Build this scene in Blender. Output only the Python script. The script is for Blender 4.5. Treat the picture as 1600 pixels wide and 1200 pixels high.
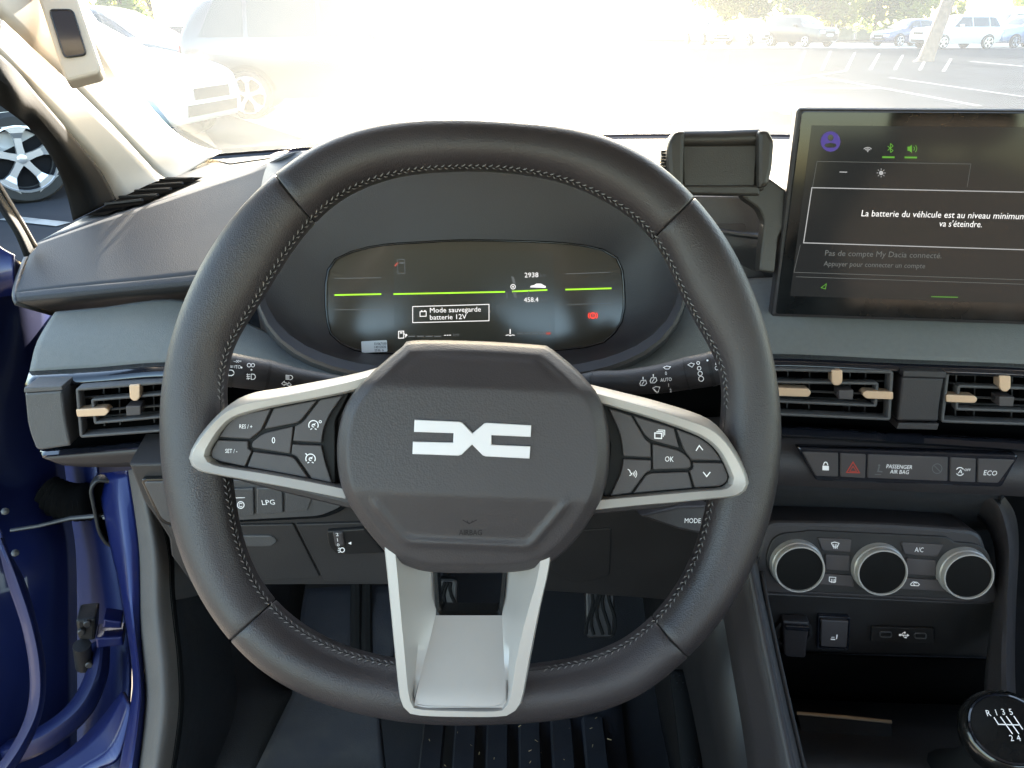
import bpy, bmesh, math, random
import numpy as np
from mathutils import Vector, Matrix
from mathutils.bvhtree import BVHTree

for o in list(bpy.data.objects): bpy.data.objects.remove(o)
scene = bpy.context.scene
COL = scene.collection
rad = math.radians

# ------------------------------------------------------------------ camera
FPX = 1209.0                       # focal length in photo pixels (photo 1600 x 1200)
PITCH = rad(25.0)
EYE = Vector((0, 0, 1.25))
cam = bpy.data.cameras.new('camera'); camo = bpy.data.objects.new('camera', cam); COL.objects.link(camo)
camo.location = EYE; camo.rotation_euler = (rad(90) - PITCH, 0, 0)
cam.sensor_width = 36.0; cam.lens = 36.0 * FPX / 1600.0
cam.clip_start = 0.02; cam.clip_end = 2000
scene.camera = camo
# ------------------------------------------------------------------ sky and sun
SUN_EL, SUN_AZ = rad(10.2), rad(-1)
world = bpy.data.worlds.new('World'); scene.world = world; world.use_nodes = True
wn = world.node_tree.nodes; wl = world.node_tree.links
sky = wn.new('ShaderNodeTexSky'); sky.sky_type = 'NISHITA'; sky.sun_disc = False
sky.sun_elevation = SUN_EL; sky.sun_rotation = SUN_AZ
sky.air_density = 1.0; sky.dust_density = 1.5; sky.ozone_density = 1.0
wl.new(sky.outputs[0], wn['Background'].inputs[0]); wn['Background'].inputs[1].default_value = 0.15
SUNV = Vector((math.sin(SUN_AZ) * math.cos(SUN_EL), math.cos(SUN_AZ) * math.cos(SUN_EL), math.sin(SUN_EL)))
sl = bpy.data.lights.new('sun', 'SUN'); sl.energy = 5.0; sl.angle = rad(0.5); sl.color = (1, .90, .78)
slo = bpy.data.objects.new('sun', sl); COL.objects.link(slo)
slo.rotation_euler = SUNV.to_track_quat('Z', 'Y').to_euler(); slo.location = SUNV * 30
vs = scene.view_settings
vs.view_transform = 'Standard'; vs.look = 'None'; vs.gamma = 1.0; vs.use_curve_mapping = False
vs.exposure = 3.5
scene.cycles.use_denoising = True
scene.cycles.max_bounces = 10; scene.cycles.diffuse_bounces = 5; scene.cycles.transparent_max_bounces = 16
scene.cycles.sample_clamp_indirect = 0.9
scene.cycles.caustics_reflective = False; scene.cycles.caustics_refractive = False

# ------------------------------------------------------------------ geometry from the photograph
RT = Vector((1, 0, 0)); UP = Vector((0, math.sin(PITCH), math.cos(PITCH))); FW = Vector((0, math.cos(PITCH), -math.sin(PITCH)))
def ray(px, py): return RT * ((px - 800) / FPX) + UP * ((600 - py) / FPX) + FW
def P(px, py, d): return EYE + ray(px, py) * d
def ground(px, py, z=0.0):
    r = ray(px, py); return EYE + r * ((z - EYE.z) / r.z)

class Plane:
    """A flat panel of the car: one point of it (pixel + distance), its yaw and its backward tilt."""
    def __init__(s, px, py, d, yaw=0, tilt=0):
        s.o = P(px, py, d); y, t = rad(yaw), rad(tilt)
        s.u = Vector((math.cos(y), math.sin(y), 0)); n0 = Vector((math.sin(y), -math.cos(y), 0)); z = Vector((0, 0, 1))
        s.n = n0 * math.cos(t) + z * math.sin(t); s.v = z * math.cos(t) - n0 * math.sin(t)
    def hit(s, px, py, h=0.0):
        r = ray(px, py); k = (s.o - EYE).dot(s.n) / r.dot(s.n)
        return EYE + r * k + s.n * h
    def frame(s, px, py): return s.hit(px, py), s.u, s.v, s.n
class Drape:
    """Follows the surface of a built part instead of a flat panel."""
    def __init__(s, ob, L):
        me = ob.data; s.L = L
        s.b = BVHTree.FromPolygons([v.co + L for v in me.vertices], [p.vertices[:] for p in me.polygons])
        s.last = None
    def frame(s, px, py):
        r = ray(px, py).normalized(); loc, n, i, dd = s.b.ray_cast(EYE, r)
        if loc is None:
            loc, n, i, dd = s.b.find_nearest(s.last[0] if s.last else P(px, py, .7))
        if n.dot(r) > 0: n = -n
        u = (RT - n * RT.dot(n)).normalized(); v = n.cross(u)
        s.last = (loc, u, v, n); return s.last
    def hit(s, px, py, h=0.0):
        loc, u, v, n = s.frame(px, py); return loc + n * h

# ------------------------------------------------------------------ objects
class Thing:
    def __init__(s, name, label, cat, loc, group=None, kind=None):
        s.L = Vector(loc); o = bpy.data.objects.new(name, None); COL.objects.link(o); o.location = s.L
        o.empty_display_size = .05
        s.o = o; tag(o, label, cat, group, kind)
def tag(o, label=None, cat=None, group=None, kind=None):
    for k, v in (('label', label), ('category', cat), ('group', group), ('kind', kind)):
        if v: o[k] = v
    return o
ZERO = Vector((0, 0, 0))
def L_of(t): return t.L if t else ZERO
def build(name, verts, faces, mat, t=None, parent=None, smooth=True, sharp=35, face_cam=False, solid=0, bevel=0):
    """One mesh object. t: the thing it belongs to, parent: the part it belongs to."""
    L = L_of(t)
    me = bpy.data.meshes.new(name)
    me.from_pydata([Vector(v) - L for v in verts], [], faces); me.validate()
    bm = bmesh.new(); bm.from_mesh(me)
    bmesh.ops.recalc_face_normals(bm, faces=bm.faces)
    if face_cam:
        s = 0.0
        for f in bm.faces:
            c = f.calc_center_median() + L; s += f.normal.dot((EYE - c).normalized()) * f.calc_area()
        if s < 0: bmesh.ops.reverse_faces(bm, faces=bm.faces)
    bm.to_mesh(me); bm.free()
    if smooth:
        me.polygons.foreach_set('use_smooth', [True] * len(me.polygons)); me.set_sharp_from_angle(angle=rad(sharp))
    o = bpy.data.objects.new(name, me); COL.objects.link(o)
    me.materials.append(mat)
    if parent is not None: o.parent = parent
    elif t is not None: o.parent = t.o
    if solid:
        m = o.modifiers.new('thickness', 'SOLIDIFY'); m.thickness = solid; m.offset = -1
    if bevel:
        m = o.modifiers.new('bevel', 'BEVEL'); m.width = bevel; m.segments = 2; m.limit_method = 'ANGLE'; m.angle_limit = rad(40)
    return o

def catmull(pts, n, closed=False):
    pts = [Vector(p) for p in pts]; out = []; N = len(pts)
    if N == 2:
        return [pts[0].lerp(pts[1], i / n) for i in range(n + 1)]
    segs = N if closed else N - 1
    for i in range(segs):
        if closed: p0, p1, p2, p3 = pts[i - 1], pts[i], pts[(i + 1) % N], pts[(i + 2) % N]
        else: p0, p1, p2, p3 = pts[max(i - 1, 0)], pts[i], pts[i + 1], pts[min(i + 2, N - 1)]
        for k in range(n):
            t = k / n; t2 = t * t; t3 = t2 * t
            out.append(.5 * ((2 * p1) + (p2 - p0) * t + (2 * p0 - 5 * p1 + 4 * p2 - p3) * t2 + (3 * p1 - p0 - 3 * p2 + p3) * t3))
    if not closed: out.append(pts[-1].copy())
    return out
def resample(pts, M):
    pts = [Vector(p) for p in pts]; L = [0]
    for a, b in zip(pts, pts[1:]): L.append(L[-1] + (b - a).length)
    out = []; j = 0
    for i in range(M):
        s = L[-1] * i / (M - 1)
        while j < len(pts) - 2 and L[j + 1] < s: j += 1
        f = (s - L[j]) / max(L[j + 1] - L[j], 1e-9); out.append(pts[j].lerp(pts[j + 1], min(max(f, 0), 1)))
    return out
def grid_faces(nr, nc, closed_c=False, closed_r=False):
    F = []
    for i in range(nr if closed_r else nr - 1):
        for j in range(nc if closed_c else nc - 1):
            F.append((i * nc + j, i * nc + (j + 1) % nc, ((i + 1) % nr) * nc + (j + 1) % nc, ((i + 1) % nr) * nc + j))
    return F
def PP(row): return [p if isinstance(p, Vector) else P(*p) for p in row]
def surf(name, rows, mat, t, parent=None, nu=6, nv=1, smooth_v=False, solid=.004, sharp=35, M=None):
    """Lofted sheet through rows of (px, py, distance) points, smooth along each row."""
    R = [catmull(PP(r), nu) for r in rows]
    if M or len({len(r) for r in R}) > 1:
        M = M or max(len(r) for r in R); R = [resample(r, M) for r in R]
    nc = len(R[0])
    if nv > 1:
        cols = [catmull([r[j] for r in R], nv) if smooth_v else sum([[a.lerp(b, k / nv) for k in range(nv)] for a, b in zip([r[j] for r in R], [r[j] for r in R][1:])], []) + [R[-1][j]] for j in range(nc)]
        R = [[c[i] for c in cols] for i in range(len(cols[0]))]
    V = [p for r in R for p in r]
    return build(name, V, grid_faces(len(R), nc), mat, t, parent, face_cam=True, solid=solid, sharp=sharp)
def tube(name, pts, r, mat, t=None, parent=None, n=10, smooth=True, flat=1.0, up=None):
    pts = [Vector(p) for p in pts]; rs = r if isinstance(r, (list, tuple)) else [r] * len(pts)
    V = []; F = []; prev = None
    for i, p in enumerate(pts):
        d = (pts[min(i + 1, len(pts) - 1)] - pts[max(i - 1, 0)]).normalized()
        if prev is None:
            a = up if up is not None else (Vector((0, 0, 1)) if abs(d.z) < .9 else Vector((1, 0, 0)))
        else: a = prev
        a = (a - d * a.dot(d)).normalized(); prev = a; b = d.cross(a)
        for k in range(n):
            w = 2 * math.pi * k / n; V.append(p + (a * math.cos(w) * flat + b * math.sin(w)) * rs[i])
    F = grid_faces(len(pts), n, closed_c=True)
    F.append(tuple(range(n - 1, -1, -1))); F.append(tuple(range((len(pts) - 1) * n, len(pts) * n)))
    return build(name, V, F, mat, t, parent, smooth)
def roundpoly(pts, r, n=6):
    out = []; N = len(pts)
    for i in range(N):
        p = Vector(pts[i][:2]); a = Vector(pts[i - 1][:2]); b = Vector(pts[(i + 1) % N][:2])
        rr = pts[i][2] if len(pts[i]) > 2 else r
        la, lb = (a - p).length, (b - p).length; k = min(rr, la * .48, lb * .48)
        if k < .05: out.append(tuple(p)); continue
        s = p + (a - p) / la * k; e = p + (b - p) / lb * k
        for q in range(n + 1):
            f = q / n; out.append(tuple(s * (1 - f) ** 2 + p * 2 * f * (1 - f) + e * f * f))
    return out
def inset2(pts, d):
    """Inset a closed list of 2-D vectors by d."""
    N = len(pts); A = sum(pts[i].x * pts[(i + 1) % N].y - pts[(i + 1) % N].x * pts[i].y for i in range(N)); s = 1 if A > 0 else -1
    out = []
    for i in range(N):
        a, p, b = pts[i - 1], pts[i], pts[(i + 1) % N]
        e1 = (p - a); e2 = (b - p)
        if e1.length < 1e-9: e1 = e2
        if e2.length < 1e-9: e2 = e1
        e1 = e1.normalized(); e2 = e2.normalized()
        n1 = Vector((-e1.y, e1.x)) * s; n2 = Vector((-e2.y, e2.x)) * s; m = n1 + n2
        if m.length < 1e-6: m = n1
        m.normalize(); c = max(m.dot(n1), .4); out.append(p + m * (d / c))
    return out
def to_uv(pl, pts): return [Vector(((q - pl.o).dot(pl.u), (q - pl.o).dot(pl.v))) for q in (pl.hit(p[0], p[1]) for p in pts)]
def rounduv(q, R, n):
    out = []; N = len(q)
    for i in range(N):
        p, a, b = q[i], q[i - 1], q[(i + 1) % N]; la, lb = max((a - p).length, 1e-9), max((b - p).length, 1e-9); k = min(R[i], la * .48, lb * .48)
        if R[i] <= 0: out.append(p); continue
        s = p + (a - p) / la * k; e = p + (b - p) / lb * k
        for m in range(n + 1):
            f = m / n; out.append(s * (1 - f) ** 2 + p * 2 * f * (1 - f) + e * f * f)
    return out
def prism(name, pl, pts, h0, h1, mat, t=None, parent=None, r=0, b=.0008, gap=0, nseg=6, taper=0):
    """A plate on a panel: outline in photo pixels laid on the panel, from height h0 to h1 with a rounded front edge."""
    uv = to_uv(pl, pts); N = len(pts); cx = sum(p[0] for p in pts) / N; cy = sum(p[1] for p in pts) / N
    k = (pl.hit(cx + 5, cy) - pl.hit(cx - 5, cy)).length / 10
    R = [(p[2] if len(p) > 2 else r) * k for p in pts]
    A = sum(uv[i].x * uv[(i + 1) % N].y - uv[(i + 1) % N].x * uv[i].y for i in range(N)); sg = 1 if A > 0 else -1
    cv = [((uv[i] - uv[i - 1]).x * (uv[(i + 1) % N] - uv[i]).y - (uv[i] - uv[i - 1]).y * (uv[(i + 1) % N] - uv[i]).x) * sg > 0 for i in range(N)]
    base = inset2(uv, gap) if gap else uv
    def ring(d): return rounduv(inset2(base, d) if d else base, [(max(q - d * .8, 1e-5) if c else q + d * .8) if q > 0 else 0 for q, c in zip(R, cv)], nseg)
    rings = [(ring(-taper), h0), (ring(0), h1 - b), (ring(b * .3), h1 - b * .3), (ring(b), h1)] if b else [(ring(-taper), h0), (ring(0), h1)]
    n = len(rings[0][0])
    V = [pl.o + pl.u * q.x + pl.v * q.y + pl.n * h for rg, h in rings for q in rg]
    F = grid_faces(len(rings), n, closed_c=True) + [tuple(range(n - 1, -1, -1)), tuple(range((len(rings) - 1) * n, len(rings) * n))]
    return build(name, V, F, mat, t, parent, smooth=False)
def ringplate(name, pl, pts, w, h0, h1, mat, t=None, parent=None, r=4):
    """A closed frame of width w metres that follows an outline."""
    uv = to_uv(pl, roundpoly(pts, r)); iv = inset2(uv, w); N = len(uv); e = w * .2
    rings = [(uv, h0), (uv, h1 - e), (inset2(uv, e), h1), (inset2(uv, w - e), h1), (iv, h1 - e), (iv, h0)]
    V = [pl.o + pl.u * q.x + pl.v * q.y + pl.n * h for ring, h in rings for q in ring]
    return build(name, V, grid_faces(6, N, closed_c=True, closed_r=True), mat, t, parent, sharp=50)
def boxpts(name, c8, mat, t=None, parent=None, bevel=0):
    F = [(0, 1, 2, 3), (7, 6, 5, 4), (0, 4, 5, 1), (1, 5, 6, 2), (2, 6, 7, 3), (3, 7, 4, 0)]
    return build(name, c8, F, mat, t, parent, smooth=bool(bevel), bevel=bevel)
def box(name, c, s, mat, t=None, parent=None, bevel=0, rot=None):
    x, y, z = s[0] / 2, s[1] / 2, s[2] / 2
    q = [Vector(v) for v in ((-x, -y, -z), (x, -y, -z), (x, y, -z), (-x, y, -z), (-x, -y, z), (x, -y, z), (x, y, z), (-x, y, z))]
    if rot is not None: q = [rot @ v for v in q]
    return boxpts(name, [Vector(c) + v for v in q], mat, t, parent, bevel)
def lathe(name, o, ax, prof, mat, t=None, parent=None, n=40, ref=None, caps=True):
    """Turned part: profile of (radius, height) along an axis."""
    ax = ax.normalized(); a = (ref or (Vector((1, 0, 0)) if abs(ax.x) < .9 else Vector((0, 1, 0))))
    a = (a - ax * a.dot(ax)).normalized(); b = ax.cross(a); V = []
    for r, h in prof:
        for k in range(n):
            w = 2 * math.pi * k / n; V.append(o + ax * h + (a * math.cos(w) + b * math.sin(w)) * r)
    F = grid_faces(len(prof), n, closed_c=True)
    if caps and prof[0][0] > 1e-4: F.append(tuple(range(n - 1, -1, -1)))
    if caps and prof[-1][0] > 1e-4: F.append(tuple(range((len(prof) - 1) * n, len(prof) * n)))
    return build(name, V, F, mat, t, parent)

_textcache = {}
def textgeo(s):
    if s not in _textcache:
        cu = bpy.data.curves.new('lettering', 'FONT'); cu.body = s; cu.size = 1.0; cu.resolution_u = 2
        ob = bpy.data.objects.new('lettering', cu); COL.objects.link(ob)
        dg = bpy.context.evaluated_depsgraph_get(); me = bpy.data.meshes.new_from_object(ob.evaluated_get(dg))
        V = [(v.co.x, v.co.y) for v in me.vertices]; F = [p.vertices[:] for p in me.polygons]
        bpy.data.objects.remove(ob); bpy.data.meshes.remove(me)
        _textcache[s] = (V, F)
    return _textcache[s]
class Ink:
    """Printed lettering and symbols lying on a panel; sizes in photo pixels, laid out on the panel itself."""
    def __init__(s, pl, h=.0003): s.pl, s.h, s.V, s.F = pl, h, [], []
    def add(s, V, F):
        k = len(s.V); s.V += V; s.F += [tuple(i + k for i in f) for f in F]; return s
    def poly(s, pts): return s.add([s.pl.hit(x, y, s.h) for x, y in pts], [tuple(range(len(pts)))])
    def line(s, pts, w=1.2, closed=False):
        n = len(pts); V = []; F = []
        q = [Vector(p) for p in pts]
        for i in range(n):
            a = q[i - 1] if (i or closed) else q[i]; b = q[(i + 1) % n] if (i < n - 1 or closed) else q[i]
            d1 = (q[i] - a); d2 = (b - q[i])
            d = (d1.normalized() if d1.length else Vector((0, 0))) + (d2.normalized() if d2.length else Vector((0, 0)))
            d = d.normalized() if d.length > 1e-6 else Vector((1, 0))
            m = Vector((-d.y, d.x)); e = d1.normalized() if d1.length else d2.normalized()
            k = w / 2 / max(.5, abs(Vector((-e.y, e.x)).dot(m)))
            for sg in (1, -1):
                pp = q[i] + m * k * sg; V.append(s.pl.hit(pp.x, pp.y, s.h))
        for i in range(n if closed else n - 1):
            j = (i + 1) % n; F.append((2 * i, 2 * i + 1, 2 * j + 1, 2 * j))
        return s.add(V, F)
    def arc(s, cx, cy, r, a0=0, a1=360, w=1.2, ry=None):
        full = abs(a1 - a0) >= 360; n = max(6, int(abs(a1 - a0) / 18)); ry = ry or r
        pts = [(cx + r * math.cos(rad(a0 + (a1 - a0) * i / n)), cy - ry * math.sin(rad(a0 + (a1 - a0) * i / n))) for i in range(n if full else n + 1)]
        return s.line(pts, w, closed=full)
    def disc(s, cx, cy, r, ry=None): return s.poly([(cx + r * math.cos(k * math.pi / 8), cy + (ry or r) * math.sin(k * math.pi / 8)) for k in range(16)])
    def text(s, st, px, py, cap, align='l', wide=1.0, ang=0):
        """Left/centre baseline at a pixel; cap = capital height in pixels."""
        V, F = textgeo(st); o, u, v, n = s.pl.frame(px, py)
        o2 = s.pl.frame(px, py - 10)[0]; k = (o2 - o).length / 10 * cap / .69
        ca, sa = math.cos(rad(ang)), math.sin(rad(ang)); u, v = u * ca + v * sa, v * ca - u * sa
        xs = [p[0] for p in V]; x0 = min(xs); x1 = max(xs)
        sh = {'l': -x0, 'c': -(x0 + x1) / 2, 'r': -x1}[align]
        if isinstance(s.pl, Drape):
            mpx = k * .69 / cap; W = []
            for x, y in V:
                dx, dy = (x + sh) * wide * k / mpx, y * k / mpx
                W.append(s.pl.hit(px + dx * ca - dy * -sa * -1, py - dy * ca - dx * sa, s.h))
        else: W = [o + u * ((x + sh) * wide * k) + v * (y * k) + n * s.h for x, y in V]
        return s.add(W, F)
    def done(s, name, mat, t, parent=None): return build(name, s.V, s.F, mat, t, parent, smooth=False)

# ------------------------------------------------------------------ materials
MATS = {}
def mat(name, col, rough=.5, metal=0, grain=0, gscale=900, coat=0, var=0, vscale=20, spec=.5, emit=None, estr=1, voronoi=False, sheen=0, coatr=.05):
    m = bpy.data.materials.new(name); m.use_nodes = True; nt = m.node_tree; n = nt.nodes; l = nt.links; b = n['Principled BSDF']
    b.inputs['Base Color'].default_value = (*col, 1); b.inputs['Roughness'].default_value = rough; b.inputs['Metallic'].default_value = metal
    b.inputs['Specular IOR Level'].default_value = spec
    if coat: b.inputs['Coat Weight'].default_value = coat; b.inputs['Coat Roughness'].default_value = coatr
    if sheen: b.inputs['Sheen Weight'].default_value = sheen
    if emit: b.inputs['Emission Color'].default_value = (*emit, 1); b.inputs['Emission Strength'].default_value = estr
    if grain or var:
        tc = n.new('ShaderNodeTexCoord')
    if grain:
        tx = n.new('ShaderNodeTexVoronoi' if voronoi else 'ShaderNodeTexNoise'); tx.inputs['Scale'].default_value = gscale
        l.new(tc.outputs['Object'], tx.inputs['Vector'])
        bp = n.new('ShaderNodeBump'); bp.inputs['Strength'].default_value = grain; bp.inputs['Distance'].default_value = .0006
        l.new(tx.outputs[0], bp.inputs['Height']); l.new(bp.outputs[0], b.inputs['Normal'])
    if var:
        t2 = n.new('ShaderNodeTexNoise'); t2.inputs['Scale'].default_value = vscale; t2.inputs['Detail'].default_value = 5; l.new(tc.outputs['Object'], t2.inputs['Vector'])
        mr = n.new('ShaderNodeMapRange'); mr.inputs[1].default_value = .3; mr.inputs[2].default_value = .7; mr.inputs[3].default_value = 1 - var; mr.inputs[4].default_value = 1 + var
        l.new(t2.outputs[0], mr.inputs[0])
        mx = n.new('ShaderNodeMix'); mx.data_type = 'RGBA'; mx.blend_type = 'MULTIPLY'; mx.inputs[0].default_value = 1; mx.inputs[6].default_value = (*col, 1)
        l.new(mr.outputs[0], mx.inputs[7]); l.new(mx.outputs[2], b.inputs['Base Color'])
        m2 = n.new('ShaderNodeMapRange'); m2.inputs[1].default_value = .3; m2.inputs[2].default_value = .7; m2.inputs[3].default_value = rough * (1 - var * .5); m2.inputs[4].default_value = min(1, rough * (1 + var * .5))
        l.new(t2.outputs[0], m2.inputs[0]); l.new(m2.outputs[0], b.inputs['Roughness'])
    MATS[name] = m; return m
LEATHER = mat('black_leather', (.032, .027, .029), .40, grain=.30, gscale=1100, voronoi=True, var=.20, vscale=14)
SEAM = mat('seam_dark', (.006, .006, .006), .8)
THREAD = mat('grey_thread', (.16, .155, .15), .8)
HUBM = mat('grained_black_plastic', (.040, .034, .036), .48, grain=.20, gscale=800, voronoi=True, var=.06)
PLAST = mat('charcoal_plastic', (.028, .024, .0255), .52, grain=.35, gscale=900, var=.10, vscale=14)
PLASTG = mat('grained_dash_plastic', (.036, .036, .039), .43, grain=.6, gscale=850, var=.10, vscale=10)
PADM = mat('shaded_dash_plastic', (.030, .031, .036), .62, grain=.7, gscale=850, var=.10, vscale=10, spec=.3)  # dash plastic again, darkened and dulled to put shade into the pad
PLASTD = mat('dark_plastic', (.013, .0115, .0115), .5, grain=.25, gscale=900, var=.1)
BLACK = mat('gloss_black', (.006, .006, .006), .18, coat=.3)
VOID = mat('deep_black', (.003, .003, .003), .9, spec=0)
PIANO = mat('piano_black_trim', (.010, .011, .016), .12, coat=.5)
GREYPL = mat('mid_grey_plastic', (.070, .067, .068), .5, grain=.5, gscale=900, var=.08)
BUTTON = mat('button_plastic', (.058, .049, .049), .55, grain=.15, gscale=1200, var=.06)
SILVER = mat('satin_silver', (.44, .415, .39), .42, metal=.30, grain=.04, gscale=2500, var=.04)
EMBL = mat('emblem_white', (.70, .665, .67), .42, metal=.15)
FABRIC = mat('sage_fabric', (.150, .154, .149), .9, grain=.9, gscale=1100, sheen=.2, var=.05, vscale=200)
BEIGE = mat('pale_pillar_trim', (.56, .49, .41), .75, grain=.2, gscale=700, var=.03)
LENS = mat('smoked_lens', (.03, .018, .012), .08, spec=.25)
COPPER = mat('copper_tab', (.60, .42, .28), .4, metal=.3)
WHITE = mat('glowing_white_print', (.75, .75, .75), .6, emit=(1, 1, 1), estr=.02)  # print given a faint glow of its own
GREYP = mat('faint_grey_print', (.12, .12, .12), .6)
REDP = mat('red_print', (.5, .05, .03), .5)
GLASSB = mat('display_glass', (.008, .009, .010), .07, spec=.30, var=.5, vscale=25)
TFT = mat('display_panel', (.010, .010, .010), .10, spec=.15, emit=(.9, .95, 1), estr=.0015)
GLASSC = mat('cluster_glass_painted_sheen', (.060, .050, .036), .13, spec=.5)  # warm olive reflection put into the glass base colour
TFTC = mat('cluster_panel_painted_sheen', (.058, .051, .039), .14, spec=.45)  # same warm reflection tinted into the panel colour
PAPER = mat('white_paper', (.8, .8, .78), .7)
PLASTM = mat('knee_panel_plastic', (.026, .023, .023), .55, grain=.35, gscale=900, var=.12, vscale=12)
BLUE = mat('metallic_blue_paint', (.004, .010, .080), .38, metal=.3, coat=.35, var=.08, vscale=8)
BLUED = mat('shaded_blue_paint', (.004, .009, .060), .5, metal=.2, coat=.12, var=.1, vscale=8)  # body blue again, darkened to put shade into the door area
RUBBER = mat('door_seal_rubber', (.085, .072, .062), .7, grain=.5, gscale=500, var=.12)
DRUB = mat('dark_rubber', (.012, .012, .012), .85, spec=.1, grain=.3, gscale=500)
CARPET = mat('shaded_carpet', (.011, .011, .013), 1, grain=1.0, gscale=900, var=.25, vscale=120)  # footwell shade put into the carpet base colour
MATM = mat('shaded_mat_rubber', (.011, .012, .017), .85, grain=.6, gscale=600, var=.25, vscale=40)  # mat colour lowered too, in place of footwell shade
STEEL = mat('hinge_steel', (.10, .097, .095), .5, metal=1, var=.2, vscale=60)
def glow(name, col, s): return mat(name, (.01, .01, .01), .6, emit=col, estr=s)
G_GREEN = glow('green_light', (.42, .95, .02), .12); G_WHITE = glow('white_light', (1, .98, .95), .11); G_DIM = glow('dim_light', (.6, .62, .6), .018)
G_DGREEN = glow('dim_green_light', (.20, .75, .02), .045); G_RED = glow('red_light', (1, .05, .02), .17); G_VIOLET = glow('violet_light', (.13, .07, .55), .045)
G_GREY = glow('grey_light', (.9, .9, .9), .045); G_DRED = glow('dim_red_light', (.9, .12, .06), .05)

# ================================================================== the place: ground, road, markings
def asphalt(name, col, spots=.25):
    m = mat(name, col, .95, grain=.6, gscale=120, var=spots, vscale=.7, spec=0); return m
ASPH = asphalt('asphalt', (.040, .042, .047)); GLARE = asphalt('ground_glare_white', (.42, .40, .36), .12); PAINT = mat('road_paint', (.26, .26, .255), .9, var=.25, vscale=6, spec=0)
def sheet(name, pts, z, m, parent=None, kind=None):
    o = build(name, [Vector((x, y, z)) for x, y in pts], [tuple(range(len(pts)))], m, None, parent, smooth=False)
    if kind: o['kind'] = kind
    return o
lot = sheet('asphalt_ground', [(-400, -400), (400, -400), (400, 400), (-400, 400)], 0, ASPH, kind='structure')
def gxy(px, py): g = ground(px, py); return (g.x, g.y)
# white glare put into the ground colour mid-lot, and sunlight into the far lane's
sheet('painted_glare_ground', [gxy(300, 162), gxy(760, 118), gxy(1010, 128), gxy(900, 205), gxy(500, 225)], .004, GLARE, kind='structure')
sheet('painted_glare_ground', [(-80, 70), (120, 48), (120, 43.0), (-80, 50.0)], .006, GLARE, kind='structure')
sheet('gravel_strip', [(-4.5, -14), (6, -14), (6, 1.0), (-.9, 1.3), (-2.0, 1.0), (-4.5, -2)], .004, asphalt('pale_gravel', (.34, .29, .23), .2), kind='structure')  # gravel seen by the sill, extended behind the car to bounce warm light
def paint_line(a, b, w=.12, z=.008):
    A = Vector(gxy(*a)); B = Vector(gxy(*b)); d = (B - A).normalized(); n = Vector((-d.y, d.x)) * w / 2
    return sheet('painted_line', [tuple(A + n), tuple(B + n), tuple(B - n), tuple(A - n)], z, PAINT, parent=lot)
for a, b in (((1258, 80), (1246, 110)), ((1298, 80), (1284, 110)), ((1336, 82), (1322, 110)), ((1374, 84), (1360, 109)), ((1411, 86), (1398, 109)),
             ((1449, 88), (1437, 110)), ((1486, 92), (1474, 112)), ((1104, 80), (1094, 111)), ((1062, 80), (1054, 112)), ((1024, 80), (1016, 110)), ((1137, 82), (1132, 112))):
    paint_line(a, b, .09)
paint_line((1268, 118), (1530, 166), .12, .008); paint_line((1390, 122), (1600, 152), .10, .012); paint_line((1200, 139), (1392, 139), .12, .012)
paint_line((1020, 82), (1230, 180), .12, .016); paint_line((1140, 141), (1320, 112), .12, .020); paint_line((1055, 86), (1092, 160), .10, .024)
paint_line((10, 342), (100, 352), .12, .008); paint_line((1515, 96), (1600, 104), .2, .008)

# ------------------------------------------------------------------ parked cars
CARGLASS = mat('car_window_glass', (.045, .05, .052), .06)
TYRE = mat('tyre_rubber', (.02, .02, .02), .8, var=.1); ALLOY = mat('alloy_wheel', (.62, .62, .64), .3, metal=.8); ALLOYD = mat('wheel_dark', (.015, .015, .017), .9, spec=.1)
LAMP = mat('headlamp', (.6, .62, .65), .15, coat=1); TAIL = mat('tail_lamp', (.45, .02, .02), .2, coat=1); ARCH = mat('arch_black', (.012, .012, .012), .8); PLATEM = mat('number_plate', (.75, .75, .7), .5)
def paint(name, col, metal=.2): return mat(name, col, .3, metal=metal, coat=.9)
CP = {k: paint('paint_' + k, c) for k, c in {'white': (.72, .72, .72), 'black': (.012, .012, .014), 'navy': (.02, .035, .10), 'silver': (.50, .51, .52), 'grey': (.045, .045, .05), 'steel': (.14, .20, .32), 'green': (.05, .09, .08)}.items()}
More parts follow.
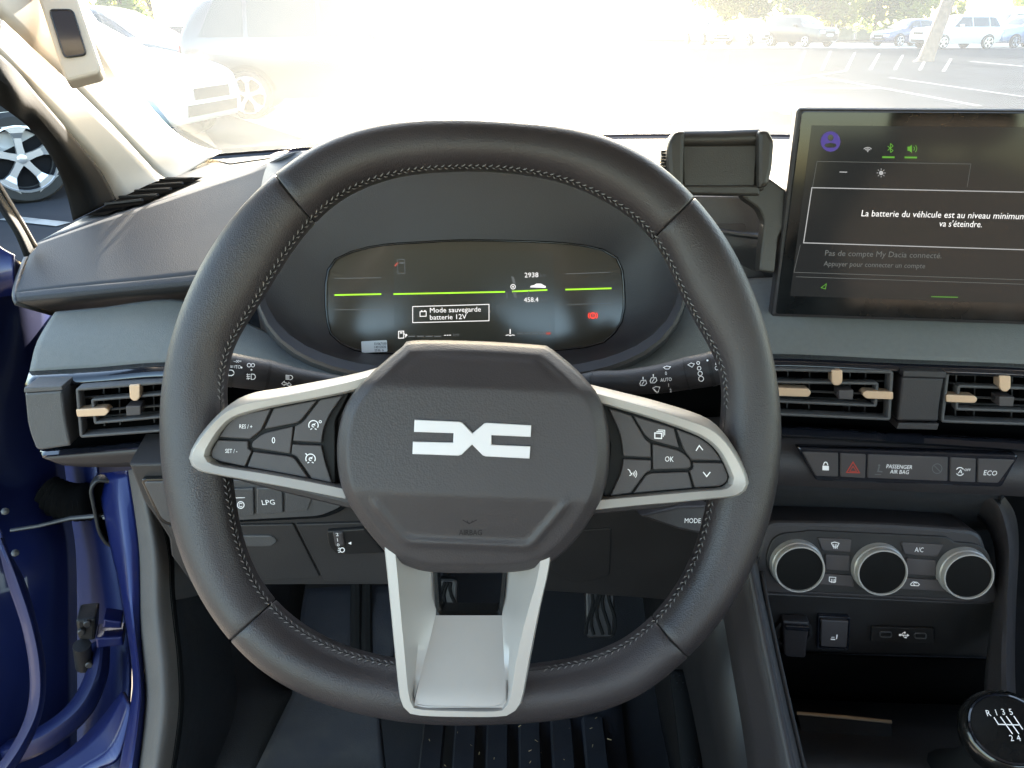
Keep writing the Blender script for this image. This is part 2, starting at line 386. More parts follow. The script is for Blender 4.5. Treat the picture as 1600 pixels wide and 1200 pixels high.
# station tables: x from the nose, sill z, waist z, top z, half width, half width at the top
SHAPES = {
 'hatch': dict(L=4.1, wb=(.80, 3.38), st=[(0, .42, .52, .60, .55, .50), (.06, .28, .55, .74, .72, .62), (.35, .24, .62, .86, .82, .72), (.95, .22, .70, .98, .86, .74), (1.25, .22, .86, 1.03, .87, .74), (1.95, .22, .93, 1.44, .88, .58), (2.6, .22, .95, 1.50, .88, .58), (3.4, .22, .98, 1.44, .87, .56), (3.85, .26, 1.0, 1.16, .82, .62), (4.05, .34, .92, 1.02, .74, .62), (4.1, .45, .8, .9, .66, .58)], glass=(1.30, 3.75, .96, 1.38)),
 'suv': dict(L=4.45, wb=(.88, 3.55), st=[(0, .50, .62, .78, .6, .55), (.06, .34, .68, .95, .80, .70), (.35, .28, .78, 1.04, .88, .78), (1.0, .26, .86, 1.10, .91, .80), (1.3, .26, 1.0, 1.14, .92, .80), (1.95, .26, 1.06, 1.60, .92, .64), (2.7, .26, 1.08, 1.67, .92, .64), (3.7, .26, 1.10, 1.62, .91, .62), (4.15, .30, 1.10, 1.50, .88, .60), (4.38, .38, 1.02, 1.12, .82, .70), (4.45, .5, .85, .95, .7, .62)], glass=(1.38, 4.15, 1.08, 1.54)),
 'van': dict(L=5.6, wb=(1.0, 4.5), st=[(0, .5, .65, .85, .7, .6), (.08, .34, .8, 1.05, .9, .8), (.5, .3, .9, 1.25, .96, .85), (1.0, .3, 1.1, 1.5, .98, .86), (1.6, .3, 1.2, 2.35, .98, .82), (2.2, .3, 1.2, 2.5, .98, .84), (4.0, .3, 1.2, 2.52, .98, .84), (5.4, .3, 1.2, 2.5, .98, .84), (5.58, .36, 1.2, 2.3, .94, .82), (5.6, .5, 1.2, 2.2, .9, .8)], glass=(1.05, 2.35, 1.35, 1.95)),
}
def wheel(t, R, pos, side, axis, fw, detail):
    """Tyre with a rim inside it; side = outward direction."""
    c = R(pos[0], pos[1], pos[2]); out = axis * side
    ty = lathe('wheel', c - out * .10, out, [(.20, .0), (.30, .0), (.325, .03), (.33, .10), (.325, .17), (.305, .20), (.235, .205), (.225, .15), (.21, .14)], TYRE, t, n=36 if detail else 20, caps=False)
    rim = lathe('rim_barrel', c - out * .10, out, [(.0, .10), (.21, .10), (.225, .19), (.238, .203), (.238, .19)], ALLOYD, t, ty, n=36 if detail else 20, caps=False)
    fwv = fw; upv = Vector((0, 0, 1))
    ns = 5
    for k in range(ns):
        for s in (0,):
            a = 2 * math.pi * k / ns + .3; d0 = fwv * math.cos(a) + upv * math.sin(a); tn = -fwv * math.sin(a) + upv * math.cos(a)
            q = [(.03, 0, .055), (.09, 0, .046), (.15, 0, .052), (.19, 0, .085), (.215, 0, .13), (.238, 0, .19)]
            V = []
            for r_, o_, w_ in q:
                for ww, h in ((-w_ / 2, .045), (w_ / 2, .045), (w_ / 2, .005), (-w_ / 2, .005)):
                    V.append(c + d0 * r_ + tn * (o_ + ww) + out * (h + .04 + (.02 if r_ > .15 else 0)))
            build('spoke', V, grid_faces(6, 4, closed_c=True), ALLOY, t, ty, smooth=False)
    lathe('rim_lip', c - out * .10, out, [(.226, .195), (.232, .212), (.244, .210), (.244, .20)], ALLOY, t, ty, n=36 if detail else 20, caps=False)
    lathe('hub_cap', c, out, [(.035, .05), (.035, .092), (.02, .097), (0, .097)], ALLOY, t, ty, n=14)
def car(kind, px, py, heading, m, label, name='parked_car', anchor=.5, detail=False, cat='car', glass=True, at=None, group='cars parked around the car park', plate=True):
    S = SHAPES[kind]; g = ground(px, py) if at is None else Vector(at); h = rad(heading)
    f = Vector((math.cos(h), math.sin(h), 0)); lft = Vector((-f.y, f.x, 0)); L = S['L']
    nose = g + f * (L * anchor)
    def R(x, y, z): return nose - f * x + lft * y + Vector((0, 0, z))
    t = Thing(name, label, cat, (g.x, g.y, 0), group)
    rows = []
    for x, zs, zw, zt, w, wt in S['st']:
        half = [(w * .86, zs), (w * .98, zs + (zw - zs) * .25), (w, zs + (zw - zs) * .6), (w * .985, zw), ((w * .97 + wt) / 2, (zw + zt) / 2 + (zt - zw) * .04), (wt * 1.03, zt - (zt - zw) * .10), (wt * .82, zt), (wt * .4, zt + .018)]
        sec = [R(x, y, z) for y, z in half] + [R(x, -y, z) for y, z in reversed(half)]
        rows.append(sec)
    cols = [catmull([r[j] for r in rows], 3) for j in range(16)]
    V = [cols[j][i] for i in range(len(cols[0])) for j in range(16)]; nr = len(cols[0])
    F = grid_faces(nr, 16, closed_c=True) + [tuple(range(15, -1, -1)), tuple(range((nr - 1) * 16, nr * 16))]
    body = build('body', V, F, m, t, sharp=50)
    bv = BVHTree.FromPolygons(V, F)
    def onside(x, z, s, off=.012):
        o = R(x, s * 2.0, z); loc, n, i, d = bv.ray_cast(o, lft * -s)
        if loc is None: loc = R(x, s * .8, z)
        return loc + lft * s * off
    g0, g1, zb, zt = S['glass']
    for s in (1, -1):
        xs = [g0, g0 + (g1 - g0) * .40, g0 + (g1 - g0) * .76, g1]
        for k in range(2 if kind == 'van' and False else (1 if kind == 'van' else 3)):
            a, b = (xs[k] + .03, xs[k + 1] - .03) if kind != 'van' else (xs[0], xs[3])
            slope0 = (.52 if k == 0 else 0); slope1 = (.22 if (k == 2 or kind == 'van') else 0)
            NX, NZ = 6, 4; W = []
            for i in range(NX + 1):
                for j in range(NZ + 1):
                    z = zb + (zt - zb) * j / NZ; aa = a + slope0 * j / NZ * min(1, (b - a)); bb = b - slope1 * j / NZ
                    W.append(onside(aa + (bb - aa) * i / NX, z, s))
            build('side_window', W, grid_faces(NX + 1, NZ + 1), CARGLASS, t)
        for x in S['wb']:
            c = R(x, s * (S['st'][5][4] - .12), .325)
            wheel(t, R, (x, s * (S['st'][5][4] - .035), .325), s, lft, f, detail)
            # wheel arch lining
            W = []; NA = 16
            for k in range(NA + 1):
                a = math.pi * k / NA - .15 + .3 * k / NA * 0
                for rr in (.335, .40): W.append(onside(x + rr * math.cos(a), .325 + rr * math.sin(a), s, .006))
            build('wheel_arch', W, grid_faces(NA + 1, 2), ARCH, t)
    def onend(y, z, front, off=.012):
        o = R(-3 if front else L + 3, y, z); loc, n, i, d = bv.ray_cast(o, -f if front else f)
        if loc is None: loc = R(0 if front else L, y, z)
        return loc + f * (off if front else -off)
    def endpatch(nm, y0, y1, z0, z1, front, mm, NX=6, NZ=3, tp=1.0):
        W = []
        for i in range(NX + 1):
            for j in range(NZ + 1):
                k = 1 - (1 - tp) * j / NZ; yc = (y0 + y1) / 2
                W.append(onend(yc + ((y0 - yc) + (y1 - y0) * i / NX) * k, z0 + (z1 - z0) * j / NZ, front))
        return build(nm, W, grid_faces(NX + 1, NZ + 1), mm, t)
    wt = S['st'][5][4]
    endpatch('windscreen', -wt * .74, wt * .74, zb + .08, zt, True, CARGLASS, 10, 4, .86)
    if kind != 'van': endpatch('rear_window', -wt * .66, wt * .66, zb + .08, zt - .02, False, CARGLASS, 8, 3, .86)
    zl = S['st'][1][3] - .12
    for s in (1, -1):
        endpatch('headlight', s * wt * .45, s * wt * .82, zl - .10, zl + .04, True, LAMP)
        endpatch('tail_light', s * wt * .6, s * wt * .86, zl - .02, zl + .14, False, TAIL)
    endpatch('grille', -wt * .42, wt * .42, zl - .12, zl + .0, True, ARCH)
    endpatch('lower_intake', -wt * .6, wt * .6, .34, .46, True, ARCH)
    if plate: endpatch('number_plate', -.26, .26, zl - .24, zl - .13, True, PLATEM, 2, 1)
    for s in (1, -1):
        c = R(S['glass'][0] + .35, s * (wt + .10), S['glass'][2] + .06)
        box('door_mirror', c, (.16, .20, .13), m, t, bevel=.03, rot=Matrix.Rotation(h, 3, 'Z'))
    return t
# white hatchback on the left: its front wheel shows past the door pillar, its nose through the windscreen
WC = ground(45, 312); hd = 42.0
f_ = Vector((math.cos(rad(hd)), math.sin(rad(hd)), 0)); l_ = Vector((-f_.y, f_.x, 0))
car('hatch', 0, 0, hd, CP['white'], 'white hatchback with five-spoke alloy wheels nearest the open blue door', at=tuple(WC + l_ * .78 - f_ * (4.1 * .5 - .80)), detail=True)
car('hatch', 0, 0, -10, CP['white'], 'white hatchback nose on to the grey wagon, behind the near hatchback', at=(-5.35, 9.5, 0))
car('hatch', 0, 0, -10, CP['grey'], 'dark hatchback whose windscreen shows above the white bonnet', at=(-6.6, 14.2, 0))
car('suv', 545, 174, 8, CP['grey'], 'tall dark grey wagon seen side on in the sun glare', anchor=.5, detail=True)
car('suv', 1256, 73, -62, CP['black'], 'black off-roader facing the lot beside the pale lamp post', anchor=.4)
car('hatch', 1178, 71, -75, CP['white'], 'white hatchback parked next to the black off-roader', anchor=.4)
car('hatch', 1110, 70, -80, CP['silver'], 'silver hatchback in the far row left of the white one', anchor=.4)
car('hatch', 1412, 72, 200, CP['navy'], 'navy hatchback behind the silver crossover by the plane tree', anchor=.5)
car('suv', 1488, 76, 190, CP['silver'], 'silver crossover parked behind the plane tree trunk', anchor=.5)
car('suv', 1592, 74, 196, CP['steel'], 'steel blue crossover behind the silver one', anchor=.5)
car('hatch', 1668, 76, 196, CP['white'], 'white hatchback at the end of the far row past the blue crossover', anchor=.5)
car('van', 1590, 62, 186, CP['white'], 'large white delivery van behind the far row of cars', name='delivery_van', cat='van', group=None)

# ------------------------------------------------------------------ trees, post, wall
BARK = mat('bark', (.16, .11, .075), .9, grain=.9, gscale=30, var=.3, vscale=6)
LEAF = [mat('leaf_' + k, c, .6) for k, c in (('green', (.07, .105, .025)), ('yellow', (.13, .14, .03)), ('dark', (.045, .075, .025)))]
for m_ in LEAF:
    n_ = m_.node_tree.nodes; l_ = m_.node_tree.links; tb = n_.new('ShaderNodeBsdfTranslucent'); c_ = n_['Principled BSDF'].inputs['Base Color'].default_value; tb.inputs[0].default_value = (min(1, c_[0] * 3.2), min(1, c_[1] * 3.2), c_[2] * 2, 1)
    ms = n_.new('ShaderNodeMixShader'); ms.inputs[0].default_value = .5; l_.new(n_['Principled BSDF'].outputs[0], ms.inputs[1]); l_.new(tb.outputs[0], ms.inputs[2]); l_.new(ms.outputs[0], n_['Material Output'].inputs[0])
def tree(name, label, at, h, cr, cz, seed, leaf, tr=.16, nl=2600, ls=.22, lean=(0, 0), group=None, cat='tree'):
    rnd = random.Random(seed); B = Vector(at); t = Thing(name, label, cat, at, group)
    top = B + Vector((lean[0], lean[1], h * .55))
    pts = [B + Vector((0, 0, -.1)), B + Vector((lean[0] * .1, lean[1] * .1, .35)), B.lerp(top, .5) + Vector((.05, 0, 0)), top]
    trunk = tube('trunk', catmull(pts, 4), [tr * (1.7 - 1.0 * min(1, i / 3)) if i < 3 else tr * (1 - .04 * i) for i in range(13)], BARK, t, n=12)
    C = Vector((top.x, top.y, cz)) + Vector((B.x - B.x, 0, 0)); C = Vector((B.x + lean[0], B.y + lean[1], B.z + cz)); ends = []
    for k in range(9):
        a = rnd.uniform(0, 6.28); e = C + Vector((math.cos(a) * cr * rnd.uniform(.3, .8), math.sin(a) * cr * rnd.uniform(.3, .8), rnd.uniform(-.5, .6) * cr))
        s0 = B.lerp(top, rnd.uniform(.75, 1)); mid = s0.lerp(e, .5) + Vector((0, 0, .2))
        tube('branch', catmull([s0, mid, e], 3), [tr * .45, tr * .4, tr * .35, tr * .3, tr * .25, tr * .18, tr * .08], BARK, t, trunk, n=6); ends.append(e)
    V = []; F = []
    cl = [(C + Vector((rnd.gauss(0, .5), rnd.gauss(0, .5), rnd.gauss(0, .42))) * cr * .0 + Vector((rnd.gauss(0, .48) * cr, rnd.gauss(0, .48) * cr, rnd.gauss(0, .42) * cr)), rnd.uniform(.2, .42) * cr) for _ in range(22)] + [(e, .3 * cr) for e in ends]
    for k in range(nl):
        c, r_ = cl[rnd.randrange(len(cl))]
        d = Vector((rnd.gauss(0, 1), rnd.gauss(0, 1), rnd.gauss(0, 1))).normalized(); p = c + d * r_ * rnd.uniform(.6, 1.05)
        a = Vector((rnd.gauss(0, 1), rnd.gauss(0, 1), rnd.gauss(0, .6))).normalized(); b = a.cross(Vector((rnd.gauss(0, 1), rnd.gauss(0, 1), rnd.gauss(0, 1)))).normalized(); s_ = ls * rnd.uniform(.6, 1.3); i = len(V)
        V += [p - a * s_, p + b * s_ * .5, p + a * s_, p - b * s_ * .5]; F.append((i, i + 1, i + 2, i + 3))
    build('crown', V, F, leaf, t, smooth=False)
    return t
tg = ground(1445, 96)
tree('plane_tree', 'plane tree with a thick flared trunk before the silver crossover', (tg.x, tg.y, 0), 8, 3.2, 6.6, 3, LEAF[0], tr=.30, nl=4200, ls=.2, lean=(.75, 0))
for i, (px, d, h, cr, cz, lf, lab) in enumerate(((1150, 66, 8, 3.0, 3.4, 1, 'pale yellow-green tree behind the white hatchback in the far row'), (1238, 64, 9, 3.2, 3.8, 2, 'dark green tree behind the black off-roader'), (1300, 62, 9, 3.6, 3.6, 1, 'yellow-green tree behind the lamp post'),
        (1368, 66, 10, 3.8, 4.0, 0, 'broad green tree behind the low grey wall'), (1430, 64, 9, 3.5, 4.2, 1, 'yellow-green tree behind the navy hatchback'), (1500, 68, 11, 3.6, 6.0, 2, 'tall dark tree beside the white van'), (1590, 74, 11, 4.0, 7.0, 0, 'tall green tree rising behind the white van'))):
    r = ray(px, 36); k = d / r.y; p = EYE + r * k
    tree('broadleaf_tree', lab, (p.x, p.y, 0), h, cr, cz, 20 + i, LEAF[lf], tr=.18, nl=3800, ls=.3, group='trees along the far edge of the car park')
for i, (px, d) in enumerate(((190, 26), (235, 30), (455, 34))):
    r = ray(px, 30); k = d / r.y; p = EYE + r * k
    tree('broadleaf_tree', ('olive tree behind the near white hatchback', 'green tree behind the second white hatchback', 'green tree behind the tall grey wagon')[i], (p.x, p.y, 0), 6, 2.2, 3.6, 40 + i, LEAF[i % 3], tr=.14, nl=2600, ls=.2, group='trees along the far edge of the car park')
g = ground(1302, 66); t = Thing('lamp_post', 'slim pale lamp post before the hedge trees', 'lamp post', (g.x, g.y, 0))
POLE = mat('galvanised_steel', (.5, .5, .5), .4, metal=.6, var=.1)
tube('post', [Vector((g.x, g.y, -.05)), Vector((g.x, g.y, 3)), Vector((g.x, g.y, 7))], [.09, .07, .05], POLE, t)
box('lamp_head', (g.x - .3, g.y, 7.0), (.8, .25, .12), POLE, t, bevel=.03)
g = ground(1320, 63); t = Thing('boundary_wall', 'low blue-grey boundary wall behind the lamp post', 'wall', (g.x, g.y + 2, 0))
WALLM = mat('painted_wall', (.22, .25, .30), .85, var=.12, vscale=1.5)
for k in range(-6, 5): box('wall_panel', (g.x + k * 3.05, g.y + 2 - k * .30, .45), (3.02, .16, .9 + .02 * (k % 2)), WALLM, t, bevel=.01)

# ================================================================== the car's own shell
def base_y(x): return 1.60 - .20 * ((x - .37) / .94) ** 2
def head_y(x): return .76 - .12 * ((x - .37) / .86) ** 2
t = Thing('windscreen', 'dusty curved windscreen above the dashboard', 'windscreen', (.37, 1.6, 1.04))
g_ = bpy.data.materials.new('dusty_windscreen_glass'); g_.use_nodes = True; n = g_.node_tree.nodes; l = g_.node_tree.links; n.remove(n['Principled BSDF'])
tr_ = n.new('ShaderNodeBsdfTransparent'); tr_.inputs[0].default_value = (.93, .95, .94, 1)
td_ = n.new('ShaderNodeBsdfTranslucent'); td_.inputs[0].default_value = (.95, .93, .90, 1)
rf_ = n.new('ShaderNodeBsdfRefraction'); rf_.inputs['Roughness'].default_value = .37; rf_.inputs['IOR'].default_value = 1.3; rf_.inputs[0].default_value = (.84, .93, 1, 1)
tl_ = n.new('ShaderNodeMixShader'); tl_.inputs[0].default_value = .70; l.new(td_.outputs[0], tl_.inputs[1]); l.new(rf_.outputs[0], tl_.inputs[2])
gl_ = n.new('ShaderNodeBsdfGlossy'); gl_.inputs['Roughness'].default_value = .0
lw_ = n.new('ShaderNodeLayerWeight'); pw_ = n.new('ShaderNodeMath'); pw_.operation = 'POWER'; pw_.inputs[1].default_value = 5
l.new(lw_.outputs['Facing'], pw_.inputs[0]); fr_ = n.new('ShaderNodeMapRange'); fr_.inputs[3].default_value = .06; fr_.inputs[4].default_value = .9; l.new(pw_.outputs[0], fr_.inputs[0])
tc = n.new('ShaderNodeTexCoord'); nz = n.new('ShaderNodeTexNoise'); nz.inputs['Scale'].default_value = 3.0; nz.inputs['Detail'].default_value = 6
n2 = n.new('ShaderNodeTexNoise'); n2.inputs['Scale'].default_value = 110; n2.inputs['Detail'].default_value = 2
l.new(tc.outputs['Object'], nz.inputs['Vector']); l.new(tc.outputs['Object'], n2.inputs['Vector'])
mr = n.new('ShaderNodeMapRange'); mr.inputs[1].default_value = .3; mr.inputs[2].default_value = .7; mr.inputs[3].default_value = .046; mr.inputs[4].default_value = .062; l.new(nz.outputs[0], mr.inputs[0])
m3 = n.new('ShaderNodeMapRange'); m3.inputs[1].default_value = .70; m3.inputs[2].default_value = .76; m3.inputs[3].default_value = 0; m3.inputs[4].default_value = .03; l.new(n2.outputs[0], m3.inputs[0])
ad = n.new('ShaderNodeMath'); ad.operation = 'ADD'; l.new(mr.outputs[0], ad.inputs[0]); l.new(m3.outputs[0], ad.inputs[1])
mx1 = n.new('ShaderNodeMixShader'); l.new(ad.outputs[0], mx1.inputs[0]); l.new(tr_.outputs[0], mx1.inputs[1]); l.new(tl_.outputs[0], mx1.inputs[2])
mx2 = n.new('ShaderNodeMixShader'); l.new(fr_.outputs[0], mx2.inputs[0]); l.new(mx1.outputs[0], mx2.inputs[1]); l.new(gl_.outputs[0], mx2.inputs[2])
l.new(mx2.outputs[0], n['Material Output'].inputs[0])
V = []; NX, NY = 24, 10
for j in range(NY + 1):
    f = j / NY
    for i in range(NX + 1):
        s = i / NX * 2 - 1; xb = .37 + .93 * s; xh = .37 + .84 * s
        b = Vector((xb, base_y(xb), 1.05 - .012 * s * s)); hh = Vector((xh, head_y(xh), 1.48 - .02 * s * s))
        V.append(b.lerp(hh, f) + Vector((0, .0, .02 * math.sin(math.pi * f))))
build('glass', V, grid_faces(NY + 1, NX + 1), g_, t, face_cam=True)
FRIT = mat('black_glass_border', (.01, .01, .01), .5)
V = [];
for i in range(NX + 1):
    s = i / NX * 2 - 1; xb = .37 + .92 * s; b = Vector((xb, base_y(xb) + .006, 1.046 - .012 * s * s)); V += [b, b + Vector((0, -.008, .005))]
build('lower_border', V, grid_faces(NX + 1, 2), FRIT, t)
# roof, header, rails (they shade the seats) and the bonnet
HEADL = mat('pale_headliner', (.50, .48, .44), .95, grain=.4, gscale=500)
roof = Thing('car_roof', 'pale headliner and roof of the car above the seats', 'roof', (.37, 0, 1.47))
V = []
for j in range(9):
    for i in range(NX + 1):
        s = i / NX * 2 - 1; x = .37 + .86 * s; y0 = head_y(.37 + .84 * s) + .01; y = y0 + (-.75 - y0) * j / 8; V.append(Vector((x, y, 1.475 - .03 * s * s + .05 * math.sin(math.pi * min(1, j / 8 + .1)))))
build('headliner', V, grid_faces(9, NX + 1), HEADL, roof, solid=.03)
hood = Thing('bonnet', 'blue bonnet of the car beyond the windscreen base', 'bonnet', (.37, 2.1, .9))
V = []
for j in range(7):
    f = j / 6
    for i in range(13):
        s = i / 12 * 2 - 1; y = base_y(.37 + .93 * s) + .02 + f * .92; V.append(Vector((.37 + (.88 - .08 * f) * s, y, .89 - .03 * s * s - .13 * f * f - .03 * abs(s) ** 6)))
build('panel', V, grid_faces(7, 13), BLUE, hood, solid=.02)
FRB = mat('front_end_dark', (.012, .012, .013), .7)
V = []
for i in range(13):
    s = i / 12 * 2 - 1; y = base_y(.37 + .93 * s) + .94; x = .37 + .80 * s; V += [Vector((x, y, .85 - .06 * abs(s) ** 6)), Vector((x, y + .1, .6)), Vector((x, y, .25))]
build('front_panel', V, grid_faces(13, 3), BLUE, hood, solid=.02)
# ------------------------------------------------------------------ cabin floor, bulkhead and far side
fl = surf('cabin_floor', [[Vector((-.56, -.8, .33)), Vector((.37, -.8, .33)), Vector((1.3, -.8, .33))], [Vector((-.56, .75, .30)), Vector((.37, .75, .30)), Vector((1.3, .75, .30))],
     [Vector((-.56, 1.0, .40)), Vector((.37, 1.0, .40)), Vector((1.3, 1.0, .40))], [Vector((-.56, 1.18, .62)), Vector((.37, 1.18, .62)), Vector((1.3, 1.18, .62))], [Vector((-.56, 1.22, 1.0)), Vector((.37, 1.22, 1.0)), Vector((1.3, 1.22, 1.0))]], CARPET, None, solid=.02); fl['kind'] = 'structure'
t = Thing('passenger_door', 'dark door panel on the passenger side of the cabin', 'door', (1.27, .2, .35))
box('door_panel', (1.28, .25, .66), (.06, 1.7, .66), PLASTD, t, bevel=.01); box('window_rail', (1.20, .1, 1.46), (.06, 1.6, .06), PLASTD, t, bevel=.01)

SEATF = mat('grey_seat_fabric', (.15, .125, .105), .95, grain=.8, gscale=700, var=.1)
def seat(label, x):
    t = Thing('bucket_chair', label, 'seat', (x, -.25, .33))
    def pad(nm, rows, th):
        V = []; n_ = 12
        for c, w, tk, ax in rows:
            c = Vector(c)
            for k in range(n_):
                a = 2 * math.pi * k / n_; cx = math.copysign(abs(math.cos(a)) ** .5, math.cos(a)); cy = math.copysign(abs(math.sin(a)) ** .6, math.sin(a))
                V.append(c + Vector((cx * w, 0, 0)) + Vector(ax) * (cy * tk))
        return build(nm, V, grid_faces(len(rows), n_, closed_c=True) + [tuple(range(n_ - 1, -1, -1)), tuple(range((len(rows) - 1) * n_, len(rows) * n_))], SEATF, t, sharp=70)
    pad('cushion', [((x, .28, .50), .20, .03, (0, 0, 1)), ((x, .22, .53), .25, .07, (0, 0, 1)), ((x, 0, .53), .26, .08, (0, 0, 1)), ((x, -.22, .50), .25, .08, (0, 0, 1))], 0)
    pad('backrest', [((x, -.22, .52), .25, .08, (0, 1, 0)), ((x, -.28, .75), .26, .08, (0, 1, 0)), ((x, -.36, 1.0), .24, .07, (0, 1, 0)), ((x, -.41, 1.14), .16, .05, (0, 1, 0)), ((x, -.42, 1.17), .10, .03, (0, 1, 0))], 0)
    pad('headrest', [((x, -.42, 1.20), .10, .03, (0, 1, 0)), ((x, -.425, 1.23), .13, .05, (0, 1, 0)), ((x, -.44, 1.33), .12, .05, (0, 1, 0)), ((x, -.445, 1.37), .09, .03, (0, 1, 0))], 0)
    for s in (-1, 1): tube('headrest_post', [Vector((x + s * .05, -.40, 1.12)), Vector((x + s * .05, -.42, 1.24))], .007, PLASTD, t, n=8)
    for s in (-1, 1): box('seat_rail', (x + s * .18, 0, .40), (.04, .5, .14), PLASTD, t, bevel=.01)
seat('grey fabric driver seat facing the steering wheel', 0); seat('grey fabric passenger seat beside the driver seat', .76)

t = Thing('rear_bench', 'dark rear bench behind the front seats', 'bench', (.37, -1.1, .33)); DKF = mat('dark_seat_fabric', (.05, .045, .042), .95, grain=.8, gscale=700)
box('bench_cushion', (.37, -.95, .50), (1.34, .5, .16), DKF, t, bevel=.05); box('bench_backrest', (.37, -1.22, .78), (1.34, .14, .62), DKF, t, bevel=.05)
for x in (-.05, .79): box('bench_headrest', (x, -1.26, 1.18), (.26, .09, .17), DKF, t, bevel=.04)
box('tailgate_trim', (.37, -1.75, .72), (1.5, .06, .76), PLASTD, t, bevel=.02)

# ================================================================== pillar trim
E = [Vector((-.47, .62, 1.47)), (145, 35, .93), (200, 130, 1.08), (258, 198, 1.22), (300, 228, 1.30), (340, 240, 1.36)]
Rg = [Vector((-.505, .55, 1.46)), (0, 28, .74), (105, 125, .90), (180, 200, 1.03), (240, 264, 1.16), (268, 284, 1.20)]
Sg = [Vector((-.56, .50, 1.44)), (0, 85, .73), (60, 150, .83), (120, 220, .94), (160, 270, 1.03), (182, 312, 1.08)]
Og = [Vector((-.63, .52, 1.44)), (0, 165, .76), (50, 205, .86), (85, 255, .93), (103, 300, .99), (114, 345, 1.02)]
def dens(r): a, b = r[0], P(*r[1]); return [a, a.lerp(b, .4), a.lerp(b, .75)] + r[1:]
E, Rg, Sg, Og = dens(E), dens(Rg), dens(Sg), dens(Og)
pil = Thing('pillar_trim', 'pale beige trim of the front pillar beside the windscreen', 'pillar trim', P(230, 280, 1.2))
surf('inner_face', [E, Rg], BEIGE, pil, nv=6, solid=.006)
surf('side_face', [Rg, Sg], BEIGE, pil, nv=4, solid=.006)
surf('window_edge', [[P(*p) + Vector((-.002, .004, -.002)) if not isinstance(p, Vector) else p for p in E], [Vector((-.49, .66, 1.48)), Vector((-.50, .80, 1.40)), Vector((-.505, .95, 1.32)), (153, 35, .99), (207, 130, 1.14), (264, 198, 1.28), (306, 226, 1.36), (346, 236, 1.42)]], FRIT, pil, solid=.002)
seal2 = Thing('pillar_door_seal', 'dark rubber door seal along the outer edge of the pillar', 'door seal', P(150, 300, 1.05))
surf('seal_face', [Sg, [(p[0] * .5 + q[0] * .5, p[1] * .5 + q[1] * .5, (p[2] + q[2]) / 2 - .02) if not isinstance(p, Vector) else p.lerp(q, .5) for p, q in zip(Sg, Og)], Og], DRUB, seal2, nv=4, smooth_v=True, solid=.006)
SB = Plane(118, 60, .80, yaw=20, tilt=25)
sb = Thing('driver_camera', 'pale camera housing with a smoked lens on the front pillar', 'camera', SB.hit(118, 60))
hs = prism('housing', SB, [(40, -60), (104, -60), (127, 13), (158, 105), (154, 114), (104, 127), (98, 115), (65, 13)], -.022, 0, BEIGE, sb, r=7, b=.003)
ln = prism('lens', SB, [(77, 16), (114, 16), (136, 86), (101, 91)], -.001, .0015, LENS, sb, r=9, b=.0008)
ringplate('lens_bezel', SB, [(76, 15), (115, 15), (137, 87), (100, 92)], .0016, -.001, .0022, BLACK, sb, r=9)

# ================================================================== dashboard
DP = P(600, 480, .85); dash = Thing('dashboard', 'charcoal dashboard with a sage fabric band across it', 'dashboard', (DP.x, DP.y, DP.z))
Tc = [(52, 382, .86), (150, 347, .90), (235, 319, .94), (330, 286, .98), (390, 266, .985), (420, 254, .98)]
Lc = [(24, 457, .775), (100, 449, .77), (200, 440, .765), (300, 430, .76), (345, 424, .762), (388, 418, .768)]
Nb = [(27, 472, .77), (100, 466, .765), (200, 456, .76), (300, 447, .755), (345, 441, .757), (388, 436, .765)]
Ub = [(85, 489, .80), (130, 484, .815), (210, 476, .82), (300, 468, .825), (345, 463, .827), (388, 458, .83)]
padm = [tuple((a[i] + b[i]) / 2 + (-.006 if i == 2 else 0) for i in range(3)) for a, b in zip(Tc, Lc)]
surf('upper_pad', [Tc, padm, Lc], PADM, dash, nv=6, smooth_v=True, sharp=60)
surf('pad_nose', [Lc, [tuple((a[i] + b[i]) / 2 + (-.004 if i == 2 else 0) for i in range(3)) for a, b in zip(Lc, Nb)], Nb], PADM, dash, nv=3, smooth_v=True)
surf('pad_underside', [Nb, Ub], PLASTD, dash, nv=2)
# end cap of the pad towards the door
surf('pad_end', [[(52, 382, .86), (36, 420, .815), (24, 457, .775), (27, 472, .77)], [(60, 384, .90), (60, 425, .88), (60, 465, .85), (85, 489, .82)]], PLASTG, dash, nu=3)
def base_pt(x, dz=0): return Vector((x, base_y(x) - .005, 1.042 + dz - .012 * ((x - .37) / .93) ** 2))
def dash_z(x, y): return 1.048
backL = [base_pt(-.57), base_pt(-.50), base_pt(-.40), base_pt(-.28), base_pt(-.2), base_pt(-.1), base_pt(0)]
Tt = Tc + [(470, 236, .975), (540, 238, .97), Vector((-.12, .89, 1.095)), Vector((0, .86, 1.085))]; backL = [base_pt(x) for x in (-.57, -.51, -.43, -.36, -.30, -.25, -.2, -.15, -.07, 0)]
top1 = surf('dash_top', [Tt, backL], PLASTG, dash, nv=8, sharp=60)
Tr = [Vector((0, .86, 1.085)), Vector((.10, .83, 1.08)), Vector((.17, .80, 1.065)), Vector((.25, .775, 1.055)), Vector((.40, .76, 1.05)), Vector((.60, .75, 1.05)), Vector((.9, .74, 1.05)), Vector((1.24, .74, 1.04))]
backR = [base_pt(x) for x in (0, .10, .17, .25, .40, .60, .9, 1.27)]
top2 = surf('dash_top', [Tr, backR], PLASTG, dash, nv=8, sharp=60)
Fr = [Vector((v.x, v.y + .01, v.z - .06)) for v in Tr]
surf('dash_front', [Tr, Fr], PLASTG, dash, nv=3)
# grooves and demister slots on the dash top, seen between the phone holder and the screen
dtop = Drape(top2, dash.L)
